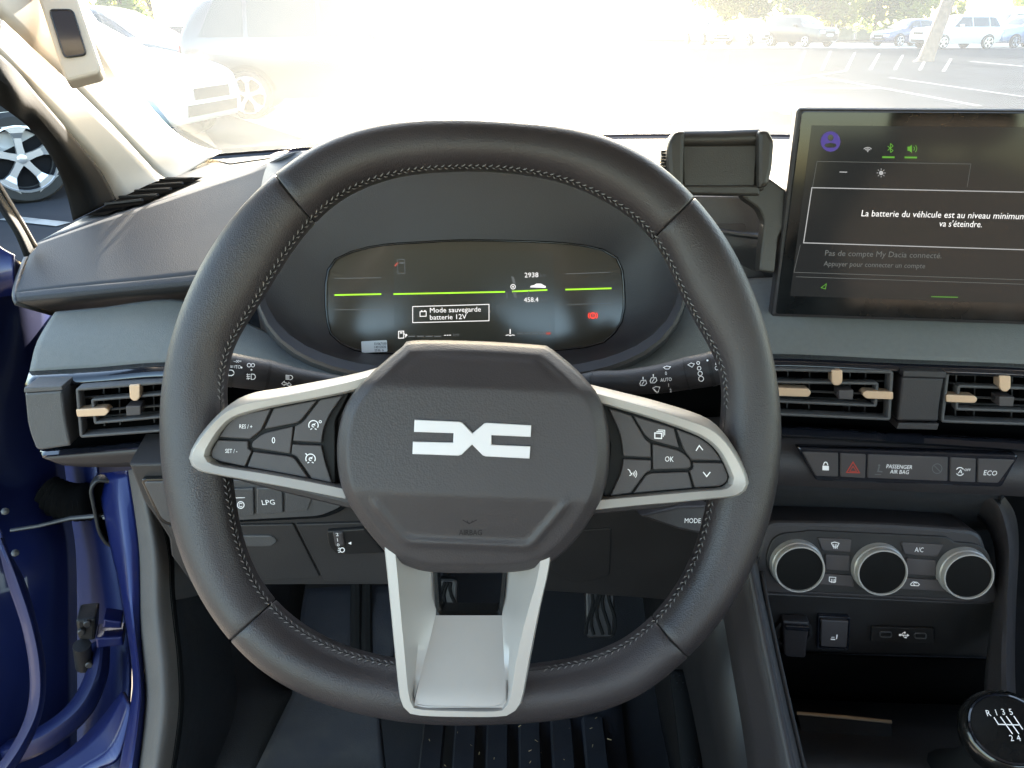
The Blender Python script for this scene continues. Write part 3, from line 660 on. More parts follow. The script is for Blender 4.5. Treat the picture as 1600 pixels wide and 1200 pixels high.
# side demister
dv = Drape(top1, dash.L)
vent = Thing('side_demister', 'black slatted demister grille at the corner of the dash top', 'grille', dv.hit(220, 312))
def patch(name, dr, quad, h, m, t, nx=8, ny=6, solid=0):
    a, b, c, d = [Vector(q) for q in quad]; V = []
    for j in range(ny + 1):
        for i in range(nx + 1):
            p = a.lerp(b, i / nx).lerp(d.lerp(c, i / nx), j / ny); V.append(dr.hit(p.x, p.y, h))
    return build(name, V, grid_faces(ny + 1, nx + 1), m, t, face_cam=True, solid=solid)
patch('recess_dark_sheet', dv, [(133, 341), (256, 280), (320, 280), (186, 338)], .003, VOID, vent)  # black sheet laid on the dash top for the dark of the opening
for a, b in (((168, 327), (226, 321)), ((190, 316), (250, 313)), ((214, 306), (270, 303)), ((236, 297), (288, 294)), ((252, 288), (304, 286))):
    q = [dv.hit(a[0] + (b[0] - a[0]) * k / 4, a[1] + (b[1] - a[1]) * k / 4, .007) for k in range(5)]
    tube('slat', q, .0018, PLASTD, vent, n=6)
# small defroster speaker grille near the windscreen corner
sp = Thing('tweeter_grille', 'small perforated speaker grille in the dash corner by the windscreen', 'speaker grille', dv.hit(385, 247))
patch('mesh_panel', dv, [(338, 252), (395, 243), (430, 247), (360, 257)], .002, GREYPL, sp, 6, 3)

# sage fabric band and the rows of panels below it
def ext(row):
    q = PP(row); return q + [q[-1] + Vector((.33, -.005, 0)), q[-1] + Vector((.66, .01, 0))]   # on to the passenger side
fab_t = [(86, 487, .775), (160, 480, .782), (285, 468, .79), (400, 510, .79), (520, 568, .775), (740, 588, .77), (975, 560, .775), (1090, 458, .79), (1180, 434, .80), (1400, 440, .80), (1560, 446, .795), (1720, 452, .79)]
fab_b = [(46, 580, .735), (150, 574, .738), (265, 566, .74), (400, 575, .742), (520, 604, .742), (740, 612, .745), (975, 596, .745), (1100, 566, .75), (1200, 553, .755), (1400, 561, .745), (1560, 567, .738), (1720, 573, .73)]
fab_m = [((a[0] * .45 + b[0] * .55) - (6 if i == 0 else 0), (a[1] + b[1]) / 2, (a[2] + b[2]) / 2 - .008) for i, (a, b) in enumerate(zip(fab_t, fab_b))]
surf('fabric_band', [ext(fab_t), ext(fab_m), ext(fab_b)], FABRIC, dash, nv=5, smooth_v=True, sharp=70)
led_b = [(39, 602, .722), (150, 595, .726), (262, 587, .73), (400, 594, .732), (520, 622, .732), (740, 630, .735), (975, 614, .735), (1100, 582, .74), (1200, 570, .742), (1400, 577, .732), (1560, 583, .726), (1720, 589, .72)]
surf('trim_ledge', [ext(fab_b), ext(led_b)], PIANO, dash, nv=2)
ven_t = [(x, y + 3, d + .004) for x, y, d in led_b]
ven_b = [(62, 703, .75), (150, 695, .752), (262, 687, .755), (400, 690, .757), (520, 700, .757), (740, 705, .76), (975, 695, .76), (1100, 672, .763), (1200, 664, .766), (1400, 675, .757), (1560, 684, .75), (1720, 692, .742)]
ven_back_t = [(x, y, d + .045) for x, y, d in ven_t]; ven_back_b = [(x, y, d + .03) for x, y, d in ven_b]
surf('vent_recess', [ext(ven_t), ext(ven_back_t), ext(ven_back_b), ext(ven_b)], VOID, dash, nv=1)
str_b = [(66, 715, .748), (150, 708, .75), (262, 700, .753), (400, 702, .755), (520, 712, .755), (740, 718, .758), (975, 708, .758), (1100, 684, .761), (1200, 682, .764), (1400, 693, .755), (1560, 703, .748), (1720, 712, .74)]
surf('lower_trim_strip', [ext(ven_b), ext([(x, y - 3, d - .004) for x, y, d in str_b]), ext(str_b)], PIANO, dash, nv=2)
# left lip under the vent, then the lower dash face right of the column
lip_b = [(98, 727, .76), (150, 730, .765), (262, 728, .77), (400, 728, .772), (520, 732, .775), (740, 736, .778), (860, 732, .778)]
surf('lower_lip', [[p for p in str_b[:6]] + [(860, 713, .758)], lip_b], PLAST, dash, nv=3)

# ------------------------------------------------------------------ instrument binnacle
def supere(cx, cy, rx, ry, e, n, a0=0, a1=360):
    out = []
    for k in range(n):
        a = rad(a0 + (a1 - a0) * k / n); c, s = math.cos(a), math.sin(a)
        out.append((cx + rx * math.copysign(abs(c) ** (2 / e), c), cy - ry * math.copysign(abs(s) ** (2 / e), s)))
    return out
NB = 72
def dep(py, d0=.722, k=.035): return d0 + (595 - py) / 390 * k
O_ = [(x, y, dep(y)) for x, y in supere(736, 400, 341, 196, 3.0, NB)]
I_ = [(x, y, dep(y) + .006) for x, y in supere(736, 396, 330, 182, 2.9, NB)]
CL = Plane(740, 455, .80, yaw=4.0, tilt=18)
SCR = [(508, 460), (512, 421), (532, 399), (587, 383), (660, 377), (740, 374), (870, 378), (935, 387), (964, 402), (974, 428), (976, 486), (967, 512), (948, 532), (912, 544), (740, 556), (607, 553), (561, 550), (522, 530), (511, 503)]
def ring_at(poly, cx, cy, n):
    q = [Vector(p) for p in poly]; out = []
    sm = catmull([Vector((p.x, p.y, 0)) for p in q], 6, closed=True)
    ang = [math.atan2(cy - p.y, p.x - cx) for p in sm]
    for k in range(n):
        a = 2 * math.pi * k / n; best = None
        d = Vector((math.cos(a), -math.sin(a)))
        for i in range(len(sm)):
            A, B = sm[i] - Vector((cx, cy, 0)), sm[(i + 1) % len(sm)] - Vector((cx, cy, 0))
            det = d.x * (A.y - B.y) - d.y * (A.x - B.x)
            if abs(det) < 1e-9: continue
            tt = (A.x * (A.y - B.y) - A.y * (A.x - B.x)) / det; ss = (d.x * A.y - d.y * A.x) / det
            if tt > 0 and -1e-6 <= ss <= 1 + 1e-6: best = tt if best is None else max(best, tt)
        out.append((cx + d.x * best, cy + d.y * best))
    return out
S_ = ring_at(SCR, 740, 462, NB)
def ellipse_ang(L, cx, cy):
    pts = sorted(((math.atan2(cy - p[1], p[0] - cx) % (2 * math.pi)), p) for p in L); A = np.array([a for a, _ in pts]); out = []
    for k in range(NB):
        a = 2 * math.pi * k / NB
        out.append(tuple(float(np.interp(a, A, [p[i] for _, p in pts], period=2 * math.pi)) for i in range(3)))
    return out
O_ = ellipse_ang(O_, 736, 420); I_ = ellipse_ang(I_, 736, 420)
R0 = [P(x, y, d + .20) + Vector((0, 0, -.03)) for x, y, d in O_]; R1 = [P(*p) for p in O_]; R2 = [P(*p) for p in I_]
R4 = [CL.hit(x, y, .004) for x, y in S_]; R3 = [a.lerp(b, .55) + (c - a).normalized() * .0 for a, b, c in zip(R2, R4, R1)]
mid1 = [a.lerp(b, .5) + Vector((0, -.006, 0)) for a, b in zip(R1, R2)]
V = R1 + mid1 + R2; build('binnacle_lip', V, grid_faces(3, NB, closed_c=True), PLAST, dash, sharp=60)
build('binnacle_hood', R0 + R1, grid_faces(2, NB, closed_c=True), PLASTG, dash)
ctr = sum(R4, Vector()) / NB
Rb = [a.lerp(b, .42) + (b - a) .cross(Vector((0, 0, 0))) for a, b in zip(R2, R4)]
q1 = [a.lerp(b, .35) + (a - ctr).normalized() * .010 for a, b in zip(R2, R4)]; q2 = [a.lerp(b, .75) + (a - ctr).normalized() * .008 for a, b in zip(R2, R4)]
build('binnacle_bowl', R2 + q1 + q2 + R4, grid_faces(4, NB, closed_c=True), PLAST, dash, sharp=60)

surf('hood_fillet', [[(388, 418, .768), (400, 340, .83), (420, 254, .98), (470, 236, .975), (540, 238, .97)], [(440, 418, .80), (455, 340, .85), (475, 285, .92), (520, 268, .93), (570, 262, .94)]], PLASTG, dash, nv=3)
clu = Thing('instrument_cluster', 'wide digital instrument display with green bars behind the steering wheel', 'instrument cluster', CL.hit(740, 560))
prism('display_glass', CL, S_, -.012, .001, GLASSC, clu, b=.0006)
ringplate('display_rim', CL, S_, .0022, -.01, .0032, BLACK, clu, r=0)
prism('display_panel', CL, [(616, 390), (864, 393), (867, 548), (617, 548)], .0004, .0014, TFTC, clu, b=.0001)
H2 = .0018
I1 = Ink(CL, H2)
for a, b in (((523, 461), (596, 459.5)), ((615, 459.5), (789, 456)), ((800, 455.5), (855, 453)), ((883, 452.5), (955, 450.5))): I1.line([a, b], 2.3)
I1.done('green_bar', G_GREEN, clu)
I2 = Ink(CL, H2)
for a, b in (((523, 435), (596, 434)), ((523, 484), (597, 483)), ((883, 428), (953, 425.5)), ((885, 476), (955, 473.5))): I2.line([a, b], 1.1)
for k in range(4): I2.line([(638 + k * 13.5, 525.5), (649 + k * 13.5, 525.3)], 2.0); I2.line([(808 + k * 11.5, 521), (817 + k * 11.5, 520.8)], 2.0)
I2.done('dim_scale', G_DIM, clu)
I3 = Ink(CL, H2)
I3.text('2938', 819.5, 433.5, 7.4, wide=1.05); I3.text('458.4', 818.5, 472, 7.2, wide=1.0)
I3.text('Mode sauvegarde', 672, 488.5, 7.6, wide=1.04); I3.text('batterie 12V', 672, 499.5, 7.6, wide=1.04)
I3.line([(645, 479), (764, 475.5), (764, 501), (645, 504)], 1.1, closed=True)
I3.line([(656.5, 487), (666, 486.6), (666, 494), (656.5, 494.3)], 1.1, closed=True); I3.line([(658, 485.5), (660, 485.5)], 1.5); I3.line([(663, 485.3), (665, 485.3)], 1.5)
I3.line([(623, 517.5), (631, 517.2), (631, 528), (623, 528.3)], 1.2, closed=True); I3.line([(625, 520), (629, 520)], 1.5); I3.line([(631, 521), (634, 523), (634, 527)], 1); I3.poly([(634.5, 521), (637, 523.5), (634.5, 526)])
I3.text('---', 694, 526, 7, wide=1.2)
I3.line([(797, 514), (797, 522)], 1.5); I3.line([(790, 524), (794, 523), (797, 524.5), (801, 523), (804, 524)], 1.0)
I3.arc(801.5, 448, 3.6, w=1.1); I3.disc(801.5, 448, 1.4)
I3.poly([(828, 449), (829, 446.5), (834, 445.5), (838, 443.2), (845, 443.2), (850, 446), (852.5, 447), (852.5, 449.8)])
I3.done('white_lettering', G_WHITE, clu)
I4 = Ink(CL, H2); I4.text('km', 844, 432.8, 5.6); I4.text('km', 846, 471, 5.6); I4.text('km', 708, 525.5, 5.6)
I4.line([(621, 406), (632, 405.5), (633, 427), (622, 428)], 1.0, closed=True); I4.line([(624, 411), (631, 411)], 2.2); I4.poly([(798, 431), (803, 433), (806, 444), (801, 442)]); I4.poly([(801, 455), (806, 456), (808, 466), (803, 464)]); I4.line([(792, 457), (792, 466)], 1.6); I4.line([(826, 454), (824, 463)], 1.6)
I4.done('grey_symbols', G_DIM, clu)
I5 = Ink(CL, H2); I5.arc(926, 493, 4.2, w=1.5); I5.line([(926, 490.8), (926, 493.4)], 1.2); I5.disc(926, 495, .7); I5.arc(926, 493, 7.0, 140, 220, 1.2); I5.arc(926, 493, 7.0, -40, 40, 1.2); I5.done('brake_warning_light', G_RED, clu)
I6 = Ink(CL, H2); I6.line([(617, 416), (622, 410.5)], 2.4); I6.line([(853, 521), (860, 520.6)], 3.2); I6.done('red_marks', G_DRED, clu)
stk = Thing('paper_sticker', 'white paper sticker with printed numbers at the foot of the instrument display', 'sticker', CL.hit(585, 550))
prism('label_sheet', CL, [(565, 533), (605, 531), (606, 549), (566, 551)], .0036, .0040, PAPER, stk, r=2, b=.0001)
Ik = Ink(CL, .0043); Ik.text('E1067100', 586, 538.5, 3.6, wide=.9); Ik.text('14012020', 586, 543.6, 3.6, wide=.9); Ik.text('2536  6', 586, 548.6, 3.6, wide=.9); Ik.done('printed_numbers', VOID, stk)

# ------------------------------------------------------------------ air vents
def air_vent(label, pl, r1, r2, tabs, knob, cl, vanes):
    t = Thing('air_vent', label, 'air vent', pl.hit(*knob[0]), 'air vents with copper tabs')
    ringplate('outer_frame', pl, r1, .0030, -.012, .001, GREYPL, t, r=6)
    ringplate('inner_frame', pl, r2, .0028, -.010, -.001, GREYPL, t, r=5)
    for tb in tabs: prism('copper_tab', pl, tb, -.008, .003, COPPER, t, r=3, b=.0008)
    prism('knob', pl, knob, -.01, .005, BUTTON, t, r=1.5, b=.0008)
    uv = to_uv(pl, cl); q = [pl.o + pl.u * p.x + pl.v * p.y - pl.n * .003 for p in uv]
    tube('centre_bar', q, .0013, PLASTD, t, n=6)
    for x in vanes:
        (xa, ya), (xb, yb) = x; a, b = pl.hit(xa, ya, -.02), pl.hit(xb, yb, -.02)
        boxpts('vane', [a - pl.u * .0006, a + pl.u * .0006, a + pl.u * .0006 - pl.n * .02, a - pl.u * .0006 - pl.n * .02, b - pl.u * .0006, b + pl.u * .0006, b + pl.u * .0006 - pl.n * .02, b - pl.u * .0006 - pl.n * .02], PLASTD, t)
    # row of horizontal blades
    for f in (.3, .7):
        A = Vector(r1[0]).lerp(Vector(r1[3]), f); B = Vector(r1[1]).lerp(Vector(r1[2]), f)
        tube('blade', [pl.hit(A.x, A.y, -.014), pl.hit(B.x, B.y, -.014)], .0012, PLASTD, t, n=6)
    return t
VL = Plane(200, 645, .727, yaw=9, tilt=6)
air_vent('air vent with copper tabs beside the open driver door', VL, [(118, 606), (345, 588), (345, 668), (125, 684)], [(141, 624), (322, 609), (322, 648), (146, 664)],
  [[(120, 638), (167, 635.5), (173, 641, 5), (166, 648), (122, 650)], [(203, 600), (220, 599), (220, 620), (215, 625), (209, 625), (204, 620)], [(300, 628), (342, 625), (342, 637), (300, 640), (294, 634)]],
  [(199, 632), (222, 631), (222, 645.5), (200, 647)], [(146, 643), (320, 630)], [((x, 602 - (x - 118) * .08), (x + 2, 680 - (x - 118) * .07)) for x in (150, 175, 230, 255, 280, 305)])
VR = Plane(1300, 620, .742, yaw=-4.3, tilt=7)
air_vent('air vent with copper tabs left of the grey divider above the switch strip', VR, [(1170, 574), (1396, 579), (1391, 657), (1168, 647)], [(1190, 595), (1374, 598), (1371, 637), (1189, 629)],
  [[(1214, 604), (1262, 606), (1267, 612, 5), (1262, 619), (1214, 617.5)], [(1394, 611), (1394, 623), (1352, 621.5), (1345, 615, 5), (1351, 609)], [(1298, 577), (1315, 577), (1315, 596), (1310, 601), (1302, 601), (1298, 596)]],
  [(1308, 607), (1331, 607), (1330, 622), (1308, 621)], [(1195, 610), (1372, 617)], [((x, 577 + (x - 1170) * .02), (x - 2, 652 + (x - 1170) * .03)) for x in (1210, 1240, 1275, 1340, 1365)])
VR2 = Plane(1580, 620, .735, yaw=-4.3, tilt=7)
air_vent('air vent with copper tabs right of the grey divider above the switch strip', VR2, [(1478, 581), (1706, 588), (1700, 668), (1469, 660)], [(1497, 602), (1684, 608), (1681, 648), (1493, 642)],
  [[(1476, 615), (1521, 617), (1526, 622.5, 5), (1521, 628.5), (1476, 627)], [(1704, 621), (1704, 634), (1660, 631), (1653, 626), (1659, 620)], [(1559, 585), (1577, 586), (1577, 605), (1571, 610.5), (1564, 610.5), (1559, 604)]],
  [(1557, 617), (1581, 617.5), (1579, 632.5), (1557, 632)], [(1500, 621), (1682, 629)], [((x, 584 + (x - 1478) * .02), (x - 2, 662 + (x - 1478) * .03)) for x in (1510, 1540, 1600, 1630)])
# cheek panel by the door and the divider between the centre vents
cheek = prism('vent_cheek', VL, [(41, 612, 4), (99, 608, 4), (104, 650, 20), (113, 694, 4), (60, 702, 10), (46, 665, 20)], -.03, .004, GREYPL, dash, b=.002)
prism('cheek_cap', VL, [(41, 603), (100, 600), (101, 607), (41, 611)], -.03, .005, GREYPL, dash, r=1.5)
prism('vent_divider', VR, [(1408, 588, 3), (1473, 590, 3), (1466, 630, 20), (1464, 657, 3), (1401, 656, 3), (1404, 625, 20)], -.03, .003, PLAST, dash, b=.002)
prism('divider_cap', VR, [(1408, 577), (1475, 578.5), (1474, 588.5), (1408, 586.5)], -.03, .005, PLAST, dash, r=1.5)
prism('divider_foot', VR, [(1401, 658), (1464, 659), (1461, 669), (1398, 667.5)], -.03, .005, PLAST, dash, r=1.5)

# ------------------------------------------------------------------ centre stack
CS = Plane(1400, 722, .752, yaw=-4.5, tilt=6)
face_t = [(1040, 690, .768), (1200, 683, .765), (1400, 694, .756), (1560, 704, .749), (1720, 713, .741)]
face_b = [(1040, 762, .768), (1200, 758, .766), (1400, 767, .758), (1560, 774, .751), (1720, 780, .744)]
surf('switch_fascia', [ext(face_t), ext(face_b)], PLAST, dash, nv=2)
fb_ = ext(face_b)[-3:]
surf('glove_box_lid', [[v + Vector((.05 if i == 0 else 0, .012, -.012)) for i, v in enumerate(fb_)], [v + Vector((.06 if i == 0 else 0, .03, -.24)) for i, v in enumerate(fb_)]], PLAST, dash, nv=2)
rec_b = [(1040, 800, .85), (1200, 812, .845), (1400, 822, .835), (1545, 828, .825), (1560, 828, .825)]
surf('fascia_underside', [face_b[:3] + [(1545, 773, .752), (1562, 774, .751)], rec_b], CARPET, dash, nv=3)
ss = Thing('switch_strip', 'trapezoid strip of lock, hazard, airbag and eco switches under the centre vents', 'switch panel', CS.hit(1400, 755))
SSP = [(1243, 697), (1590, 709), (1562, 759), (1274, 749)]
prism('surround', CS, SSP, -.006, .0035, PIANO, ss, r=6, b=.0015)
sw = {'lock': [(1250, 702), (1308, 704.5), (1308, 742.5), (1272, 741)], 'hazard': [(1310, 704.5), (1351, 706.5), (1350, 744.5), (1310, 742.5)], 'air': [(1353, 706.5), (1479, 711), (1478, 749.5), (1352, 744.5)],
      'stop': [(1481, 711), (1522, 713), (1521, 751), (1480, 749.5)], 'eco': [(1524, 713), (1583, 715), (1556, 752), (1523, 751)]}
for k, q in sw.items(): prism('switch', CS, q, .0, .0050 if k != 'air' else .0044, BUTTON, ss, r=2.5, b=.0009, gap=.0004)
Iw = Ink(CS, .0053); Iw.poly([(1282.5, 724), (1292.5, 724.4), (1292.5, 731.5), (1282.5, 731)]); Iw.arc(1287.5, 723.5, 3.2, 0, 180, 1.6, ry=5); Iw.done('lock_symbol', WHITE, ss)
Iw = Ink(CS, .0047); Iw.text('PASSENGER', 1402, 729, 5.9, 'c', wide=.80); Iw.text('AIR BAG', 1402, 737, 5.9, 'c', wide=.80); Iw.done('airbag_lettering', WHITE, ss)
Iw = Ink(CS, .0053); Iw.arc(1496, 733, 6.2, 30, 150, 1.2); Iw.arc(1496, 733, 6.2, 210, 330, 1.2); Iw.text('A', 1496, 736, 6, 'c'); Iw.text('OFF', 1502.5, 732, 3.4, wide=1.0); Iw.done('stop_start_symbol', WHITE, ss)
Iw = Ink(CS, .0053); Iw.text('ECO', 1542.5, 739, 7.4, 'c', wide=.86); Iw.done('eco_lettering', WHITE, ss)
Iw = Ink(CS, .0053); Iw.line([(1330, 718.5), (1340, 735), (1320, 734.5)], 1.5, closed=True); Iw.line([(1330, 725), (1335.5, 733), (1325, 732.6)], 1.1, closed=True); Iw.done('hazard_triangle', REDP, ss)
Iw = Ink(CS, .0047); Iw.arc(1461, 729, 7.5, w=1.2); Iw.line([(1456, 724), (1466, 734)], 1.2); Iw.done('airbag_off_symbol', GREYP, ss); Iw = Ink(CS, .0047); Iw.disc(1371, 724, 1.8); Iw.line([(1371, 726), (1369, 733), (1376, 734)], 2.2); Iw.line([(1364, 738), (1374, 738.3)], 1.2); Iw.done('airbag_on_symbol', GREYP, ss)

# climate panel
HV = Plane(1375, 885, .765, yaw=-4.5, tilt=14)
stack_t = [(1178, 808, .80), (1240, 812, .80), (1400, 820, .795), (1530, 828, .79), (1556, 842, .785)]
hv = Thing('climate_panel', 'climate panel with three silver-ringed rotary knobs', 'climate control', HV.hit(1375, 945))
prism('housing', HV, [(1196, 816, 22), (1380, 818, 80), (1534, 830, 22), (1566, 942, 16), (1540, 947, 14), (1188, 930, 14), (1176, 900, 30)], -.06, -.001, PLAST, hv, b=.004)
prism('fascia', HV, [(1207, 834, 30), (1255, 830, 8), (1262, 828, 6), (1480, 838, 6), (1489, 846, 8), (1540, 850, 30), (1556, 905, 30), (1520, 936, 30), (1225, 922, 30), (1192, 885, 30)], -.004, .0015, PLASTD, hv, b=.001)
for q in ([(1276, 838), (1329, 841), (1327, 861), (1283, 858)], [(1406, 845), (1472, 849), (1462, 868), (1411, 864)], [(1285, 894), (1330, 897), (1333, 915), (1272, 910)], [(1410, 901), (1466, 904), (1478, 922), (1404, 918)],
          [(1288, 864), (1326, 866), (1326, 890), (1288, 888)], [(1414, 870), (1460, 873), (1460, 898), (1414, 895)]):
    prism('key', HV, q, .0, .0035, BUTTON, hv, r=3, b=.0008)
KSIDE = mat('knob_side', (.42, .40, .38), .4, metal=.35)
KF = mat('knob_face', (.004, .004, .004), .5, spec=.15)
for cx, cy in ((1243, 880), (1370, 885), (1502, 891)):
    o = HV.hit(cx, cy); k = (HV.hit(cx + 10, cy) - o).length / 10; ax = HV.n; r = 41 * k
    rg = lathe('knob', o, ax, [(r * 1.02, 0), (r * 1.02, .002), (r, .003), (r * .985, .008), (r * .94, .009), (r * .94, .0105), (r * .955, .011)], KSIDE, hv, n=56)
    lathe('silver_ring', o, ax, [(r * .955, .0105), (r * .945, .0148), (r * .93, .0156), (r * .885, .0156), (r * .87, .0138)], SILVER, hv, rg, n=56, caps=False)
    lathe('knob_face', o, ax, [(r * .875, .008), (r * .87, .0136), (r * .5, .0140), (0, .0141)], KF, hv, rg, n=48)
Ih = Ink(HV, .0039); Ih.line([(1297, 846), (1302, 844.5), (1309, 846.5), (1306, 852.5), (1300, 852)], 1.0, closed=True); 
for x in (1300.5, 1303, 1305.5): Ih.line([(x, 848), (x + .5, 855)], .9)
Ih.text('A/C', 1433, 860, 7.2, 'c', wide=.72)
Ih.line([(1294, 899), (1304, 899.5), (1303.5, 906.5), (1301, 907), (1296, 906.5), (1293.6, 905)], 1.0, closed=True)
for x in (1297, 1299.5, 1302): Ih.line([(x, 902), (x + .3, 908)], .9)
Ih.line([(1420, 910), (1424, 906.5), (1430, 907), (1434, 910.5), (1432, 912.5), (1421, 912)], 1.0, closed=True); Ih.arc(1427, 909.5, 2, 0, 270, .9)
Ih.done('white_symbols', WHITE, hv)

# lower stack with socket, heated seat switch and usb ports
con = Thing('centre_console', 'dark centre console with a storage tray under the climate panel', 'console', P(1380, 1130, .8))
LS = Plane(1380, 985, .79, yaw=-4.5, tilt=2)
prism('port_panel', LS, [(1180, 928), (1560, 945), (1546, 1030), (1196, 1022)], -.05, -.002, PLASTD, con, b=.002)
wall_t = [(1150, 800, .78), (1172, 890, .755), (1190, 980, .72), (1212, 1085, .68), (1240, 1215, .63)]
wall_i = [(1190, 830, .80), (1186, 892, .765), (1203, 980, .73), (1226, 1085, .69), (1256, 1215, .64)]
wall_l = [(1100, 830, .82), (1128, 955, .80), (1143, 1040, .765), (1160, 1140, .735), (1170, 1215, .70)]
wall_f = [Vector((.21, 1.0, .42)), Vector((.215, .85, .34)), Vector((.22, .75, .31)), Vector((.22, .62, .31)), Vector((.22, .5, .31))]
surf('side_wall', [wall_t, wall_l], PLAST, con, nv=3); surf('wall_top', [wall_i, wall_t], GREYPL, con, nv=2)
surf('lower_side', [wall_l, wall_f], PLASTD, con, nv=3)
cub_b = [(1196, 1022, .80), (1380, 1030, .795), (1546, 1034, .785)]
surf('tray_back', [cub_b, [(1215, 1090, .84), (1380, 1098, .835), (1540, 1102, .82)]], VOID, con, nv=2)
surf('tray_floor', [[(1215, 1090, .84), (1380, 1098, .835), (1540, 1102, .82)], [(1245, 1220, .69), (1400, 1230, .685), (1560, 1240, .675)]], PLASTD, con, nv=3)
surf('tray_inner_side', [wall_i[1:], [(1196, 935, .80), (1215, 1090, .84), (1235, 1150, .76), (1256, 1230, .68)]], PLASTD, con, nv=3)
TF = Plane(1320, 1160, .77, yaw=-4, tilt=78)
cp = prism('charging_pad', TF, [(1243, 1117), (1390, 1131), (1395, 1200), (1262, 1200)], -.004, .006, DRUB, con, r=4, b=.001)
tube('pad_edge', [TF.hit(1243, 1119, .006), TF.hit(1316, 1126, .007), TF.hit(1390, 1133, .006)], .0020, mat('bronze_edge', (.22, .15, .09), .4, metal=.6), con, cp, n=8)
rp_t = [(1530, 762, .76), (1560, 790, .755), (1576, 850, .745), (1574, 940, .735), (1572, 1040, .70), (1576, 1140, .655), (1580, 1220, .63)]
rp_l = [(1520, 800, .80), (1545, 830, .79), (1556, 880, .78), (1550, 950, .765), (1540, 1040, .73), (1538, 1110, .70), (1545, 1220, .66)]
rp_r = [(1560, 765, .80), (1585, 800, .80), (1592, 850, .79), (1588, 940, .78), (1586, 1040, .75), (1590, 1140, .70), (1596, 1220, .68)]
surf('right_pillar', [rp_l, rp_t, rp_r], PLAST, con, nv=4, smooth_v=True)
so = prism('socket_flap', LS, [(1219, 960), (1261, 962), (1255, 1018), (1222, 1016)], .0, .010, PLAST, con, r=4, b=.002)
prism('finger_grip', LS, [(1222, 964), (1259, 966), (1258, 973), (1223, 971)], .009, .0135, PIANO, con, so, r=2)
lathe('socket_ring', LS.hit(1238, 985), LS.n, [(.019, -.002), (.019, .004), (.016, .005), (.016, 0)], PLASTD, con, n=32, caps=False)
ringplate('seat_heater_bezel', LS, [(1277, 959), (1327, 961), (1324, 1012), (1275, 1010)], .0018, -.003, .004, PIANO, con, r=4)
sh = prism('seat_heater_switch', LS, [(1281, 963), (1323, 965), (1320, 1006), (1280, 1004)], .0, .006, BUTTON, con, r=2, b=.001)
Is = Ink(LS, .0064); Is.line([(1295, 992), (1302, 992.5)], 1.6); Is.line([(1304, 992), (1305, 985)], 1.6); Is.line([(1296, 989), (1301, 989)], .8); Is.done('seat_symbol', WHITE, con, sh)
us = prism('usb_plate', LS, [(1362, 978), (1458, 981), (1460, 1003), (1359, 1001)], -.001, .0015, PLASTD, con, r=3, b=.0005)
for x, y in ((1383, 989.5), (1437, 991.5)):
    ringplate('usb_port', LS, [(x - 10, y - 5), (x + 10, y - 4.5), (x + 10, y + 5), (x - 10, y + 4.5)], .0012, .001, .0026, GREYPL, con, us, r=5)
Is = Ink(LS, .0021); Is.line([(1404, 990), (1418, 990.5)], 1.2); Is.disc(1405, 990, 1.8); Is.poly([(1416, 988), (1419.5, 990.6), (1416, 993)]); Is.line([(1407, 990), (1410, 986.5), (1412, 986.5)], 1); Is.line([(1409, 990), (1412, 994), (1414, 994)], 1); Is.disc(1412.5, 986.3, 1.5); Is.poly([(1413, 992.5), (1415.5, 992.5), (1415.5, 995), (1413, 995)]); Is.done('usb_symbol', WHITE, con, us)

# gear lever
GK = P(1574, 1140, .60); gax = (EYE - GK).normalized() * .55 + Vector((-.05, -.12, .75)); gax.normalize()
gl = Thing('gear_lever', 'glossy black gear knob with the shift pattern printed on top', 'gear lever', GK - gax * .06)
kn = lathe('knob', GK - gax * .045, gax, [(.014, -.02), (.018, 0), (.027, .015), (.0325, .030), (.0335, .038), (.031, .045), (.0275, .0475), (.0265, .0465)], BLACK, gl, n=48)
lathe('chrome_collar', GK - gax * .045, gax, [(.0262, .0455), (.0268, .0482), (.0255, .0488), (.0250, .047)], PIANO, gl, kn, n=48, caps=False)
lathe('top_plate', GK - gax * .045, gax, [(.0256, .046), (.0250, .0476), (.015, .0486), (0, .0490)], GLASSB, gl, kn, n=48)
class Axis:
    def __init__(s, o, n, ang=0):
        s.o, s.n = o, n; u = (RT - n * RT.dot(n)).normalized(); v = n.cross(u); c, q = math.cos(rad(ang)), math.sin(rad(ang)); s.u, s.v = u * c + v * q, v * c - u * q
    hit = Plane.hit; frame = Plane.frame
GP = Axis(GK + gax * .0045, gax, -4)
Ig = Ink(GP, .0003)
cx_, cy_ = 1572, 1140
for s_, x, y in (('R', 1546, 1119), ('1', 1558, 1118), ('3', 1569, 1117), ('5', 1581, 1117), ('2', 1582, 1158), ('4', 1593, 1158)): Ig.text(s_, x, y, 9, 'c', wide=.85)
Ig.line([(1553, 1121), (1560, 1132), (1592, 1133)], 1.6); Ig.line([(1563, 1120), (1582, 1147)], 1.6); Ig.line([(1572, 1119), (1592, 1147)], 1.6); Ig.line([(1584, 1119), (1598, 1140)], 1.6)
Ig.done('shift_pattern', WHITE, gl, kn)
tube('lever_rod', [GK - gax * .05, GK - gax * .09 + Vector((0, .02, -.03)), GK - gax * .12 + Vector((0, .04, -.08))], [.013, .02, .045], DRUB, gl, n=16)

